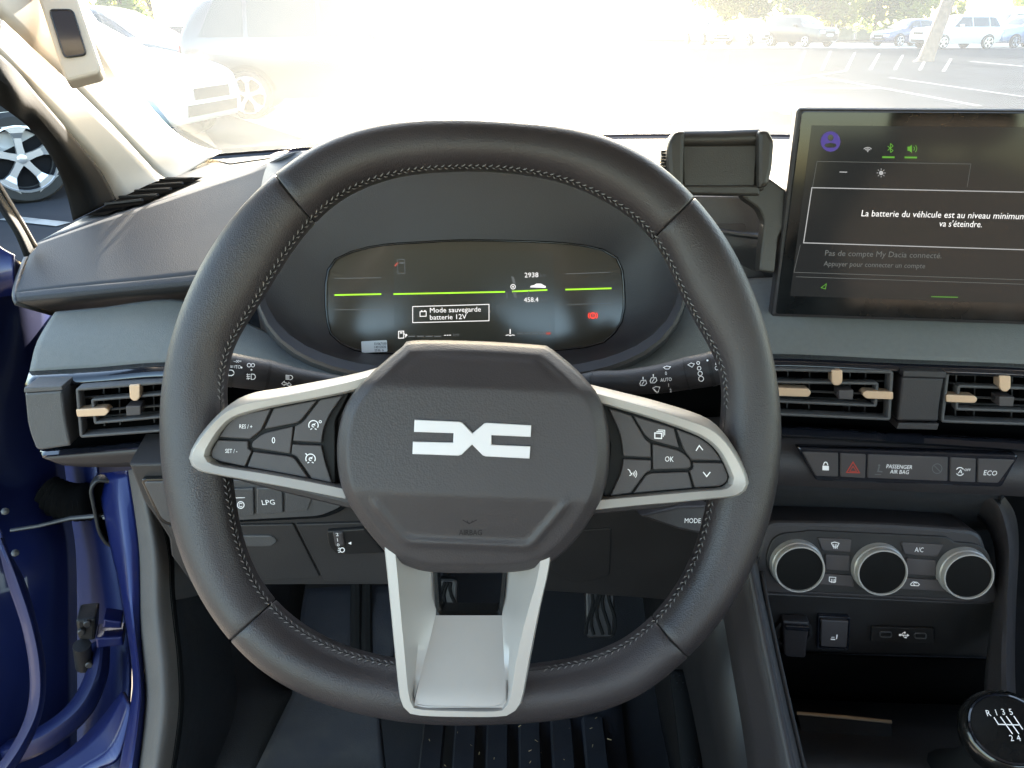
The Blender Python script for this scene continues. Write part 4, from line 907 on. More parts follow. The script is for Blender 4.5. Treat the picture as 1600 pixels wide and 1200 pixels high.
# ------------------------------------------------------------------ touchscreen
SC = Plane(1400, 330, .705, yaw=-5, tilt=5)
ts = Thing('touchscreen', 'large dark touchscreen with a white-framed battery message', 'touchscreen', SC.hit(1460, 500))
OUT = [(1247, 168), (1730, 171), (1722, 513), (1206, 496)]
prism('housing', SC, OUT, -.016, -.001, PLAST, ts, r=7, b=.004)
prism('rear_shell', SC, [(1290, 200), (1690, 200), (1690, 480), (1260, 470)], -.055, -.015, PLASTD, ts, r=10, b=.002)
prism('display_glass', SC, [(1253, 174), (1724, 177), (1716, 506), (1212, 490)], -.002, .0008, GLASSB, ts, r=5, b=.0006)
prism('display_panel', SC, [(1268, 196), (1730, 200), (1720, 478), (1234, 462)], .0004, .0010, TFT, ts, b=.0001)
HS = .0013
J = Ink(SC, HS)
J.text('La batterie du véhicule est au niveau minimum et', 1345, 337.5, 9.6, wide=.95); J.text("va s'éteindre.", 1466, 353.5, 9.6, wide=.87)
J.done('message_lettering', G_WHITE, ts)
J = Ink(SC, HS); J.line([(1268, 293), (1740, 303), (1730, 394), (1255, 379)], 1.5, closed=True)
J.arc(1355, 237, 2.6, 45, 135, 1.2); J.arc(1355, 238, 5.5, 45, 135, 1.2); J.arc(1355, 239, 8.8, 45, 135, 1.2); J.disc(1355, 236.5, 1)
J.line([(1311, 268.5), (1323, 268.8)], 1.4); J.disc(1376, 270, 3.4)
for k in range(8): a = k * math.pi / 4; J.line([(1376 + 4.8 * math.cos(a), 270 + 4.8 * math.sin(a)), (1376 + 7 * math.cos(a), 270 + 7 * math.sin(a))], 1)
J.done('grey_symbols', G_GREY, ts)
J = Ink(SC, HS); J.text('Pas de compte My Dacia connecté.', 1288, 399, 8.6, wide=.99); J.text('Appuyer pour connecter un compte', 1286, 415, 7.6, wide=.93)
J.line([(1276, 252), (1516, 256), (1510, 292)], .7); J.line([(1276, 252), (1269, 292)], .7); J.line([(1250, 382), (1240, 425), (1700, 440)], .7); J.line([(1243, 432), (1700, 447)], .7)
J.done('dim_lettering', G_DIM, ts)
J = Ink(SC, HS); J.line([(1390.5, 224), (1390.5, 238)], 1.1); J.line([(1386, 228), (1394.5, 235), (1390.5, 238.5)], 1.1); J.line([(1386, 235), (1394.5, 228), (1390.5, 224)], 1.1)
J.poly([(1417, 229), (1420, 229), (1424, 226), (1424, 239), (1420, 235.5), (1417, 235.5)]); J.arc(1424, 232, 4, -50, 50, 1.1); J.arc(1424, 232, 7.5, -45, 45, 1.1)
J.poly([(1377.5, 244), (1397, 244.2), (1397, 247), (1377.5, 246.8)]); J.poly([(1412.5, 244.4), (1432, 244.6), (1432, 247.4), (1412.5, 247.2)])
J.line([(1282.5, 449), (1290.5, 443), (1289, 451)], 1.0, closed=True); J.line([(1454, 463), (1496, 464)], 1.2)
J.done('green_symbols', G_DGREEN, ts)
J = Ink(SC, HS); J.disc(1297, 221, 15.5, 16); J.done('profile_badge', G_VIOLET, ts)
J = Ink(SC, HS + .0003); J.disc(1297, 215, 4.6, 5); J.poly([(1287, 228), (1289, 224.5), (1297, 223), (1305, 224.5), (1306, 228), (1302, 230.5), (1292, 230.5)]); J.done('profile_figure', GLASSB, ts)

# ------------------------------------------------------------------ phone holder and the small pod behind it
PD = Plane(1130, 370, .80, yaw=-4, tilt=10)
pod = Thing('dash_pod', 'charcoal dash pod with a charging cover behind the phone holder', 'dash pod', PD.hit(1130, 435))
prism('pod_body', PD, [(1040, 305), (1164, 306), (1192, 328), (1197, 436), (1040, 446)], -.12, 0, PLASTG, pod, r=5, b=.003)
prism('charging_cover', PD, [(1060, 348), (1165, 349), (1164, 401), (1060, 402)], -.002, .0012, PLAST, pod, r=7, b=.0006)
Ip = Ink(PD, .0016); Ip.line([(1122, 358.5), (1133, 358.8), (1136.5, 362), (1133, 365.5), (1122, 365)], 1.2, closed=True); Ip.line([(1130, 360), (1127, 362), (1130, 363)], 1); Ip.done('charging_symbol', WHITE, pod)
PHM = mat('phone_holder_plastic', (.032, .027, .023), .42, grain=.3, gscale=900, var=.08)
PH = Plane(1125, 255, .71, yaw=-3, tilt=14)
ph = Thing('phone_holder', 'empty dark clamp phone holder beside the touchscreen', 'phone holder', PH.hit(1190, 420))
prism('clamp_body', PH, [(1046, 212), (1200, 210), (1196, 298), (1050, 300)], -.024, -.004, PHM, ph, r=6, b=.002)
prism('back_plate', PH, [(1066, 228), (1182, 227), (1178, 291), (1068, 292)], -.016, .002, PHM, ph, r=3, b=.001)
uvt = [PH.hit(1066, 217, -.004), PH.hit(1124, 216.5, -.004), PH.hit(1186, 214, -.004)]
tube('top_roll', uvt, .0078, PHM, ph, n=18)
prism('left_jaw', PH, [(1040, 226, 10), (1052, 206, 8), (1068, 206, 3), (1066, 292, 4), (1050, 296, 8), (1042, 270, 8)], -.018, .010, PHM, ph, b=.004)
prism('right_jaw', PH, [(1180, 206, 6), (1196, 204, 8), (1206, 222, 8), (1203, 262, 10), (1196, 292, 8), (1180, 296, 4)], -.018, .010, PHM, ph, b=.004)
for k in range(7): prism('knurl', PH, [(1034, 234 + k * 5), (1042, 234 + k * 5), (1042, 237.5 + k * 5), (1034, 237.5 + k * 5)], -.016, -.004, PLASTD, ph, b=.0004)
prism('lower_shelf', PH, [(1066, 290), (1184, 290), (1186, 306), (1080, 304), (1066, 298)], -.02, .006, PHM, ph, r=4, b=.002)
prism('bracket', PH, [(1160, 292), (1203, 276), (1243, 305), (1241, 330), (1219, 372), (1213, 428), (1188, 424), (1197, 345), (1188, 326), (1162, 308)], -.022, -.006, PHM, ph, r=6, b=.002)

# ================================================================== steering wheel
W = Plane(738, 660, .47, yaw=0, tilt=25)
PX = .47 / FPX
def wp(x, y, h=0): return W.o + W.u * ((x - 738) * PX) + W.v * ((660 - y) * PX) + W.n * h
swl = Thing('steering_wheel', 'black leather steering wheel with silver spokes and a white emblem', 'steering wheel', wp(738, 660))
OUTER = [(740, 190), (800, 195), (860, 199), (919, 208), (1000, 240), (1045, 272), (1084, 312), (1134, 375), (1163, 432), (1187, 492), (1206, 570), (1217, 660), (1213, 745), (1197, 820), (1172, 885), (1131, 958), (1069, 1025), (987, 1090), (894, 1116), (800, 1124), (725, 1127), (631, 1122), (550, 1107), (456, 1072), (406, 1040), (364, 997), (325, 944), (284, 856), (262, 760), (255, 660), (258, 600), (277, 515), (312, 428), (360, 350), (400, 305), (431, 277), (475, 243), (525, 216), (600, 197), (690, 190)]
INNER = [(700, 268), (745, 266), (790, 269), (850, 277), (897, 290), (925, 303), (1000, 349), (1037, 397), (1060, 457), (1086, 506), (1112, 547), (1130, 580), (1128, 630), (1120, 700), (1108, 760), (1098, 815), (1090, 850), (1069, 897), (1025, 962), (975, 1003), (909, 1028), (856, 1036), (740, 1040), (616, 1030), (581, 1024), (537, 1012), (475, 981), (425, 941), (391, 884), (374, 830), (366, 775), (358, 700), (354, 640), (352, 590), (358, 545), (380, 512), (402, 482), (430, 435), (472, 369), (531, 309), (619, 275)]
NA = 360; CX, CY = 738, 660
def polar(L):
    a = np.array([math.atan2(CY - y, x - CX) for x, y in L]) % (2 * math.pi); r = np.array([math.hypot(x - CX, y - CY) for x, y in L]); k = np.argsort(a)
    g = np.interp(np.arange(NA) * 2 * math.pi / NA, a[k], r[k], period=2 * math.pi)
    w = np.exp(-.5 * (np.arange(-14, 15) / 4.5) ** 2); w /= w.sum()
    return np.convolve(np.concatenate([g[-14:], g, g[:14]]), w, 'valid')
RO, RI = polar(OUTER), polar(INNER)
def rr(arr, a):
    i = (a / (2 * math.pi) * NA) % NA; j = int(i); f = i - j; return arr[j % NA] * (1 - f) + arr[(j + 1) % NA] * f
RIMD = .486; RPX = RIMD / FPX; RO_ = P(CX, CY, RIMD)
def rp(x, y, h): return RO_ + W.u * ((x - CX) * RPX) + W.v * ((CY - y) * RPX) + W.n * h
def rimpt(a, phi, sc=1.0):
    ro, ri = rr(RO, a), rr(RI, a); c = (ro + ri) / 2; hw = (ro - ri) / 2 * sc; hb = .0185 * sc
    cp, sp_ = math.cos(phi), math.sin(phi)
    r_ = c + hw * math.copysign(abs(cp) ** .92, cp); return rp(CX + r_ * math.cos(a), CY - r_ * math.sin(a), hb * math.copysign(abs(sp_) ** .92, sp_))
seams = sorted((math.atan2(CY - y, x - CX) % (2 * math.pi)) for x, y in ((457, 304), (1056, 338), (394, 970), (1047, 994)))
NSEC = 30
for k in range(4):
    a0 = seams[k] + .0016; a1 = (seams[(k + 1) % 4] + (2 * math.pi if k == 3 else 0)) - .0016; n_ = int((a1 - a0) / (2 * math.pi) * 220)
    st = [(a0, .955), (a0 + .002, .985), (a0 + .006, 1.0)] + [(a0 + .006 + (a1 - a0 - .012) * i / n_, 1.0) for i in range(1, n_)] + [(a1 - .006, 1.0), (a1 - .002, .985), (a1, .955)]
    V = [rimpt(a, 2 * math.pi * j / NSEC, s_) for a, s_ in st for j in range(NSEC)]
    F = grid_faces(len(st), NSEC, closed_c=True) + [tuple(range(NSEC - 1, -1, -1)), tuple(range((len(st) - 1) * NSEC, len(st) * NSEC))]
    build('rim_section', V, F, LEATHER, swl, sharp=60)
V = [rimpt(2 * math.pi * i / 160, 2 * math.pi * j / 16, .93) for i in range(160) for j in range(16)]
build('rim_core', V, grid_faces(160, 16, closed_c=True, closed_r=True), SEAM, swl)
# cross stitching along the inner edge
V = []; F = []
def stitch(a, b, nrm, w=.00055):
    d = (b - a).normalized(); s = d.cross(nrm).normalized(); k = len(V)
    for p, sc in ((a, .3), (a.lerp(b, .5) + nrm * .0004, 1), (b, .3)):
        V.extend([p + s * w * sc, p + nrm * w * sc * .9, p - s * w * sc])
    for i in range(2):
        for j in range(2): F.append((k + i * 3 + j, k + i * 3 + j + 1, k + i * 3 + 4 + j, k + i * 3 + 3 + j))
rnd = random.Random(4)
a = 0.0
while a < 2 * math.pi:
    ri = rr(RI, a); da = 10.5 / ri
    deg = math.degrees(a)
    skip = (deg > 175 and deg < 190) or (deg > 352 or deg < 3) or (251 < deg < 286)
    if not skip:
        for ph0, ph1, sh_ in ((2.70, 2.83, 0), (2.99, 2.87, .5)):
            A = rimpt(a + da * sh_, ph0, 1.004); B = rimpt(a + da * (sh_ + .62) + rnd.uniform(-.02, .02) * da, ph1, 1.004)
            c = rimpt(a, 0, 0); nrm = (A - c).normalized(); stitch(A, B, nrm)
    a += da
o = build('stitching', V, F, THREAD, swl, smooth=False); o['kind'] = 'stuff'
# seam line under the stitches
V = [rimpt(2 * math.pi * i / 240, p_, 1.002) for i in range(240) for p_ in (2.83, 2.87)]
build('inner_seam', V, grid_faces(240, 2, closed_r=True), SEAM, swl)

# hub cover
HUB = [(640, 529), (745, 530), (853, 537), (866, 544), (910, 583), (943, 630), (955, 693), (947, 767), (913, 837), (874, 882), (842, 899), (800, 907), (735, 909), (667, 907), (633, 898), (600, 878), (553, 813), (530, 760), (523, 700), (532, 645), (550, 612), (580, 578), (622, 539)]
hx, hy = 738, 700
HUBD = .457; HO_ = P(738, 660, HUBD); WH = Plane(738, 660, HUBD, 0, 25)
def hp(x, y, h): return HO_ + W.u * ((x - 738) * HUBD / FPX) + W.v * ((660 - y) * HUBD / FPX) + W.n * h
NH = 120; HR = ring_at(HUB, hx, hy, NH)
def seg_d(p, a, b):
    t_ = max(0, min(1, (p - a).dot(b - a) / (b - a).length_squared)); return (p - (a + (b - a) * t_)).length
LIPL = [Vector(v) for v in ((592, 787), (635, 845), (827, 853), (883, 783))]; LIPU = [Vector(v) for v in ((625, 575), (657, 548), (837, 558), (868, 590))]
def hub_h(x, y, f):
    yt = 599 + (x - 567) * .04; yb = 763 + (x - 550) * .04
    h = .010
    if y < yt: h -= (yt - y) * PX * .50
    if y > yb: h -= (y - yb) * PX * .30
    h += .0022 * math.exp(-(min(seg_d(Vector((x, y)), a_, b_) for a_, b_ in zip(LIPL, LIPL[1:])) / 6) ** 2)
    h -= .0012 * math.exp(-(min(seg_d(Vector((x, y)), a_, b_) for a_, b_ in zip(LIPU, LIPU[1:])) / 7) ** 2)
    e = 1 - f
    if e < .115: h -= .0075 * (1 - e / .115)
    if e < .035: h -= .009 * (1 - e / .035) ** 1.6
    return h
V = []; fr = [1.0, .997, .99, .98, .965, .95, .93, .91, .89, .88] + [.86 - .02 * k for k in range(42)]; fr = [f for f in fr if f > .02]
V += [hp(x, y, -.04) for x, y in HR]
for f in fr:
    V += [hp(hx + (x - hx) * f, hy + (y - hy) * f, hub_h(hx + (x - hx) * f, hy + (y - hy) * f, f)) for x, y in HR]
V.append(hp(hx, hy, .010)); nR = len(fr) + 1
F = grid_faces(nR, NH, closed_c=True) + [((nR - 1) * NH + j, (nR - 1) * NH + (j + 1) % NH, nR * NH) for j in range(NH)]
hubo = build('airbag_cover', V, F, HUBM, swl, sharp=70)
EM = [(455, 403), (660, 412), (672, 416), (720, 465), (774, 419), (785, 417), (988, 428), (986, 482), (806, 474), (806, 517), (984, 525), (980, 581), (780, 571), (766, 566), (718, 517), (670, 563), (655, 568), (445, 560), (447, 503), (631, 507), (633, 465), (452, 459)]
EMP = [(500 + x / 3, 520 + y / 3) for x, y in EM]
ee = prism('emblem', WH, EMP, .0095, .0118, EMBL, swl, b=.0004)
hd_ = Drape(hubo, swl.L)
Ia = Ink(hd_, .0003); Ia.text('AIRBAG', 735, 836, 8.5, 'c', wide=.85); Ia.line([(723, 812), (733, 818), (745, 812)], 1.2); Ia.arc(734, 813, 4, 180, 360, 1.1)
Ia.done('moulded_lettering', SEAM, swl, hubo)

# silver spoke trims
def trim(name, outer, inner, creases, drop, M=48):
    o3 = resample(catmull([Vector((x, y, 0)) for x, y in outer], 4), M); i3 = resample(catmull([Vector((x, y, 0)) for x, y in inner], 4), M); V = []
    for k in range(M):
        f = k / (M - 1); c = float(np.interp(f, [p[0] for p in creases], [p[1] for p in creases])); dr = float(np.interp(f, [p[0] for p in drop], [p[1] for p in drop]))
        for tt, h in ((-.02, -.028), (0, -dr - .004), (.03, -dr), (c, .002), (c + .06, .0028), (.9, .0012), (.97, -.0005), (1.0, -.004), (1.0, -.012)):
            q = o3[k].lerp(i3[k], tt); V.append(wp(q.x, q.y, h + .007))
    return build(name, V, grid_faces(M, 9), SILVER, swl, sharp=28)
trim('left_spoke_trim', [(600, 570), (560, 581), (509, 592), (440, 605), (380, 616), (342, 643), (312, 680), (296, 708), (296, 722), (304, 732), (322, 739), (394, 752), (470, 765), (545, 779)],
     [(570, 607), (545, 614), (490, 625), (427, 637), (373, 652), (350, 672), (336, 694), (330, 706), (331, 715), (338, 721), (354, 726), (420, 736), (486, 748), (545, 760)], [(0, .40), (.3, .52), (.45, .45), (.6, .3), (1, .15)], [(0, .012), (.35, .014), (.5, .006), (1, .005)])
trim('right_spoke_trim', [(890, 592), (922, 600), (975, 613), (1030, 627), (1102, 650), (1131, 673), (1155, 712), (1170, 748), (1168, 763), (1153, 775), (1110, 780), (1055, 785), (990, 790), (925, 796)],
     [(910, 625), (940, 632), (1000, 649), (1055, 667), (1097, 685), (1120, 706), (1136, 738), (1138, 748), (1134, 756), (1124, 761), (1090, 763), (1055, 766), (1000, 771), (930, 777)], [(0, .40), (.3, .48), (.45, .42), (.6, .3), (1, .15)], [(0, .012), (.35, .014), (.5, .006), (1, .005)])
for nm, q in (('spoke_carrier', [(320, 690), (380, 640), (600, 590), (600, 800), (555, 803), (420, 770), (340, 748)]), ('spoke_carrier', [(890, 600), (1100, 668), (1150, 740), (1140, 770), (1050, 798), (900, 812)])):
    prism(nm, W, q, -.035, -.008, PLAST, swl, r=8, b=.004)
def z6(L): return [(290 + x / 4.8, 540 + y / 4.8) + tuple(r_) for x, y, *r_ in L]
def z7(L): return [(880 + x / 4., 540 + y / 4.) + tuple(r_) for x, y, *r_ in L]
for q in (z6([(190, 790), (250, 640), (380, 530), (660, 455), (1230, 350), (1120, 560), (1120, 1045), (500, 920), (230, 870)]), z7([(240, 370), (700, 500), (870, 570), (980, 670), (1040, 820), (1010, 880), (250, 950), (300, 640)])):
    prism('key_plate', W, q, -.012, .0005, SEAM, swl, r=6, b=.0005)
LB = [z6(q) for q in ([(250, 690), (330, 565, 60), (420, 508, 60), (664, 462), (582, 638), (497, 706)], [(668, 462), (1010, 398), (885, 558, 12), (845, 586, 12), (590, 634)], [(1014, 397), (1205, 360), (1092, 520, 60), (1047, 630, 60), (1033, 733), (806, 720), (824, 596), (885, 566, 10)],
   [(505, 715, 25), (590, 648, 30), (825, 594), (800, 816), (497, 768, 12)], [(192, 800, 20), (250, 697), (488, 706), (486, 765, 10), (517, 783), (460, 912), (290, 876), (212, 852, 30)], [(515, 783), (795, 818), (832, 836, 10), (945, 998), (464, 912)], [(803, 727), (1032, 738), (1062, 870, 60), (1116, 1036), (950, 1000), (838, 832, 10), (795, 816)])]
RB = [z7(q) for q in ([(268, 380), (423, 428), (512, 580, 8), (547, 604), (550, 703), (366, 694), (352, 560, 60)], [(423, 428), (690, 508), (727, 645), (540, 594, 6), (500, 560, 8)], [(692, 510), (860, 572, 40), (940, 640, 30), (992, 722), (793, 718), (745, 655, 10)],
   [(548, 602), (735, 650, 25), (795, 712, 15), (797, 758, 8), (772, 772, 6), (551, 778)], [(367, 698), (550, 706), (550, 778), (512, 800, 8), (420, 924), (280, 942), (352, 790, 60)], [(548, 786), (778, 778), (808, 892), (420, 926), (512, 798, 8)], [(778, 776), (800, 758), (798, 720), (994, 723), (1032, 820, 30), (1012, 862, 15), (970, 882), (811, 891)])]
for q in LB + RB: prism('key', W, q, -.002, .0030, BUTTON, swl, r=2.2, b=.0006, gap=.00065)
hk = .0034
K = Ink(W, hk)
K.text('RES / +', 387, 669, 6.2, 'c', wide=.78, ang=-2); K.text('SET / -', 364.5, 707, 6.2, 'c', wide=.78, ang=-1); K.text('0', 430, 692, 9.6, 'c', wide=.85)
def cruise(cx, cy):
    K.arc(cx, cy, 7.4, -30, 210, 1.5); K.arc(cx, cy, 7.4, 225, 315, 1.3) if False else None
    K.arc(cx, cy + .5, 2.2, 0, 300, 1.3); K.line([(cx - 4.8, cy + 6.5), (cx - 2, cy + 5.2)], 1.4); K.line([(cx + 2, cy + 5.2), (cx + 4.8, cy + 6.5)], 1.4); K.line([(cx, cy), (cx + 3, cy - 3)], 1.2)
cruise(492, 664); K.arc(502.5, 658.5, 1.8, w=1.0)
cruise(487.5, 716); K.line([(479.5, 707.5), (482, 710)], 1.6)
K.text('OK', 1044, 720.5, 8.2, 'c', wide=.80, ang=-2)
K.line([(1085.5, 703.5), (1090.5, 695.5), (1096, 702.5)], 1.6); K.line([(1096.5, 736.5), (1102, 743.5), (1107.5, 736.5)], 1.6)
K.line([(1021.5, 676), (1032, 676.5), (1032, 684.5), (1021.5, 684)], 1.7, closed=True); K.line([(1024, 673.5), (1034.5, 674), (1034.5, 682)], 1.3); K.line([(1026.5, 671.2), (1036.8, 671.8), (1036.8, 679.5)], 1.2)
K.line([(979.5, 732), (982.5, 734), (984, 738), (986, 739), (984, 741.5), (982, 742)], 1.3); K.arc(985.5, 739.5, 3, -45, 45, 1.0); K.arc(985.5, 739.5, 5.4, -45, 45, 1.0); K.arc(985.5, 739.5, 8, -45, 45, 1.0)
K.done('key_lettering', WHITE, swl)
# lower spoke: silver scoop with an opening
FO = [(600, 830), (606, 880), (612, 940), (619, 1012), (626, 1078), (632, 1097), (650, 1109), (720, 1112), (788, 1111), (806, 1103), (817, 1085), (829, 1022), (845, 940), (856, 892), (864, 842)]
FI = [(621, 842), (626, 893), (631, 950), (637, 1015), (642, 1070), (646, 1088), (656, 1098), (720, 1101), (780, 1101), (790, 1092), (796, 1080), (806, 1015), (822, 950), (836, 903), (845, 852)]
FL = [(671, 855), (673, 905), (676, 950), (677, 974), (654, 1068), (650, 1086), (658, 1095), (720, 1097), (776, 1097), (786, 1088), (790, 1078), (784, 974), (788, 950), (792, 905), (794, 855)]
M = 49
fo, fi, flr = [resample(catmull([Vector((x, y, 0)) for x, y in L], 4), M) for L in (FO, FI, FL)]
def fldep(y): return -.017 + .0236 * max(0, min(1, (y - 950) / 140))
V = []
for k in range(M):
    V += [wp(fo[k].x, fo[k].y, -.022), wp(fo[k].x, fo[k].y, .006), wp(*fo[k].lerp(fi[k], .12)[:2], .0085), wp(*fo[k].lerp(fi[k], .9)[:2], .0085), wp(fi[k].x, fi[k].y, .007), wp(*fi[k].lerp(flr[k], .5)[:2], fldep(flr[k].y) * .5), wp(flr[k].x, flr[k].y, fldep(flr[k].y))]
build('lower_spoke_trim', V, grid_faces(M, 7), SILVER, swl, sharp=30)
V = []; 
for i in range(9):
    f = i / 8; y = 972 + (1099 - 972) * f; xl = 674 + (648 - 674) * f; xr = 788 + (792 - 788) * f
    for j in range(7): V.append(wp(xl + (xr - xl) * j / 6, y, fldep(y) - .0003))
build('scoop_floor', V, grid_faces(9, 7), SILVER, swl, face_cam=True)

def opening():
    uv = to_uv(W, roundpoly([(673, 898, 2), (791, 898, 2), (785, 966, 9), (778, 974, 8), (684, 972, 8), (677, 962, 8)], 3)); k = [Vector((p.x, p.y)) for p in uv]; iv = inset2(k, .0022); N = len(k)
    V = [W.o + W.u * q.x + W.v * q.y + W.n * h for ring, h in ((k, -.030), (k, -.0145), (iv, -.0165), (iv, -.035)) for q in ring]
    build('opening_frame', V, grid_faces(4, N, closed_c=True), BLACK, swl)
opening()

# ================================================================== stalks, column, audio pod
colm = Thing('steering_column', 'black steering column shroud behind the wheel hub', 'steering column', P(738, 760, .62))
prism('shroud', Plane(738, 690, .60, 0, 25), [(540, 596, 10), (620, 572, 20), (860, 572, 20), (940, 600, 10), (915, 790, 30), (850, 850, 30), (620, 850, 30), (560, 790, 30)], -.16, 0, PLASTD, colm, b=.006)
tube('column_shaft', [P(738, 720, .50), P(738, 705, .62)], .045, PLASTD, colm, n=24)
def stalk(label, pts, rs, bands, cat='stalk'):
    t = Thing('control_stalk', label, cat, pts[0])
    q = catmull(pts, 5); R_ = [float(np.interp(i / (len(q) - 1), np.linspace(0, 1, len(rs)), rs)) for i in range(len(q))]
    b = tube('lever', q, R_, PLAST, t, n=24)
    for f0, f1, s_ in bands:
        m_ = len(q) - 1; n0 = 5; seg = []; rr_ = []
        for k in range(n0 + 1):
            f = f0 + (f1 - f0) * k / n0; i = min(int(f * m_), m_ - 1); g_ = f * m_ - i; seg.append(q[i].lerp(q[i + 1], g_)); rr_.append((R_[i] * (1 - g_) + R_[i + 1] * g_) * s_)
        tube('ring', seg, rr_, PLASTD, t, n=24)
    return t, Drape(b, t.L)
t, d_ = stalk('left light stalk with lamp symbols under the fabric band', [P(600, 622, .62), P(540, 606, .60), P(470, 596, .585), P(420, 587, .575), P(372, 580, .567), P(320, 572, .56)], [.0075, .008, .0095, .0115, .0122, .0122], [(.82, .87, 1.03), (.60, .62, 1.02)])
I = Ink(d_, .0004); I.text('AUTO', 376, 576, 5.0, 'r', wide=.85); I.arc(361, 582.5, 4.5, -90, 90, 1.3, ry=4.2); I.line([(361, 578.3), (357, 578.3), (357, 586.5), (361, 586.5)], 1.2); I.text('=00=', 377, 567, 4, 'r'); I.disc(377.2, 574.5, 1.4)
I.disc(392.8, 578, 1.4); I.arc(389, 571, 2.8, 0, 360, 1); I.arc(395, 571, 2.6, 0, 360, 1); I.arc(395, 588.5, 4, -90, 90, 1.2); I.line([(395, 584.5), (392.5, 584.5), (392.5, 592.5), (395, 592.5)], 1.1)
for k in range(3): I.line([(385, 585.5 + k * 3), (391, 584.8 + k * 3)], 1)
I.line([(386.5, 583.5), (388, 593)], 1)
for k in range(4): I.line([(446, 586.5 + k * 1.9), (452, 587 + k * 1.9)], 1.1)
I.arc(452.5, 590, 4.5, -90, 90, 1.1, ry=3.4); I.line([(440, 599), (444, 595.5), (444, 597.5), (447, 598), (447, 600.5), (444, 600.5), (444, 602)], 1, closed=True); I.line([(455, 601), (451, 597), (451, 599), (448.6, 599), (448.6, 601.5), (451, 601.8), (451, 604)], 1, closed=True)
I.done('white_symbols', WHITE, t)
t, d_ = stalk('right wiper stalk with wiper speeds printed on it', [P(880, 612, .62), P(925, 598, .61), P(975, 597, .60), P(1030, 592, .59), P(1075, 583, .583), P(1110, 577, .578), P(1165, 566, .57)], [.0085, .0088, .0095, .0112, .0125, .0128, .0128], [(.83, .85, 1.03), (.655, .665, 1.02), (.17, .185, 1.03)])
I = Ink(d_, .0004)
for k, (s_, y) in enumerate((('0', 586), ('AUTO', 595.5), ('1', 604), ('2', 612))): I.text(s_, (1041, 1041, 1045, 1048)[k], y, 5.2, 'c', wide=.85, ang=5)
for cx, cy in ((1005, 598), (1021, 594)): I.line([(cx - 5, cy + 1), (cx - 3, cy - 3.5), (cx + 4, cy - 4), (cx + 5.5, cy + .5), (cx + 2, cy + 4), (cx - 4, cy + 4)], 1.0, closed=True); I.line([(cx - 2, cy + 3), (cx + 2, cy - 3)], 1); I.line([(cx, cy - 9), (cx, cy - 5)], 1.6)
I.line([(1020, 606), (1025, 603.5), (1031, 604.5), (1028.5, 612), (1024, 611)], 1.0, closed=True); I.line([(1022, 607), (1027, 613.5)], .9)
I.line([(1037, 574.5), (1042, 572.5), (1048, 573.5), (1045, 577), (1040, 577)], 1.0, closed=True); I.line([(1075, 570.5), (1080, 567.5), (1085, 569), (1081.5, 574)], 1.0, closed=True)
for k in range(4): I.arc(1091 + k * 1.5, 567.5 + k * 8, 2.2 + k * .55, 0, 360, 1.1)
I.disc(1105.5, 563.5, 1.5); I.text('OFF', 1124, 571, 6.5, 'c', ang=82)
I.done('white_symbols', WHITE, t)
AP = Plane(1060, 815, .60, yaw=6, tilt=20)
au = Thing('audio_control', 'small audio control paddle lettered MODE behind the wheel', 'audio control', AP.hit(1050, 815))
b = prism('paddle', AP, [(1000, 806), (1060, 792), (1112, 790), (1112, 838), (1060, 827)], -.025, 0, PLAST, au, r=4, b=.002)
I = Ink(AP, .0004); I.text('MODE', 1082, 817, 7.4, 'c', wide=.86, ang=-4); I.done('mode_lettering', WHITE, au)

# ================================================================== knee panels left of the column
KN = Plane(400, 840, .765, yaw=4, tilt=-8)
kp = Thing('knee_panel', 'charcoal lower dash panel with switches and a hinged flap under the wheel', 'lower dash panel', KN.hit(400, 915))
prism('panel_body', KN, [(200, 729), (640, 722), (640, 917), (300, 918), (266, 872), (263, 845), (247, 820), (222, 785)], -.05, -.003, PLASTM, kp, b=.002)
prism('switch_bezel', KN, [(220, 747, 8), (590, 738, 10), (536, 797, 18), (505, 808, 14), (264, 820, 14), (250, 812, 10)], -.004, .0020, BLACK, kp, b=.001)
prism('switch_plate', KN, [(226, 750, 5), (580, 742, 8), (532, 790, 14), (500, 803, 12), (268, 815, 14), (254, 807, 8)], .001, .0032, GREYPL, kp, b=.001)
for q in ([(345, 758), (399, 756), (400, 799), (345, 802)], [(402, 756), (444, 755), (445, 796), (402, 798.5)]): prism('switch', KN, q, .002, .006, GREYPL, kp, r=2, b=.001, gap=.0006)
prism('blank_plate', KN, [(447, 755), (495, 754), (482, 793), (447, 796)], .002, .0045, GREYPL, kp, r=3, b=.001)
I = Ink(KN, .0064); I.arc(378.5, 782, 5.2, w=1.3); I.arc(378.5, 782, 2.7, 30, 330, 1.0); I.line([(368, 771), (385, 770.5)], 1.0); I.text('LPG', 422, 781.5, 7.4, 'c', wide=.86); I.done('white_lettering', WHITE, kp)
fp = prism('flap', KN, [(262, 823), (458, 820), (500, 903, 6), (300, 912)], -.004, -.0005, PLASTM, kp, r=2, b=.001)
prism('finger_pull', KN, [(360, 836), (424, 836, 5), (435, 844, 8), (424, 853, 5), (360, 853)], -.002, .0012, GREYPL, kp, fp, b=.0012)
prism('column_side_panel', KN, [(462, 820), (640, 815), (640, 914), (506, 907)], -.004, -.0002, PLASTM, kp, r=2, b=.001)
hl = prism('headlamp_leveller', KN, [(511, 826, 5), (570, 822), (600, 860), (527, 862, 4), (514, 850, 10)], -.003, .004, PLASTD, kp, b=.0015)
prism('thumb_wheel', KN, [(521, 826), (537, 825), (540, 846), (525, 848)], .003, .0065, BUTTON, kp, hl, r=2.5, b=.002)
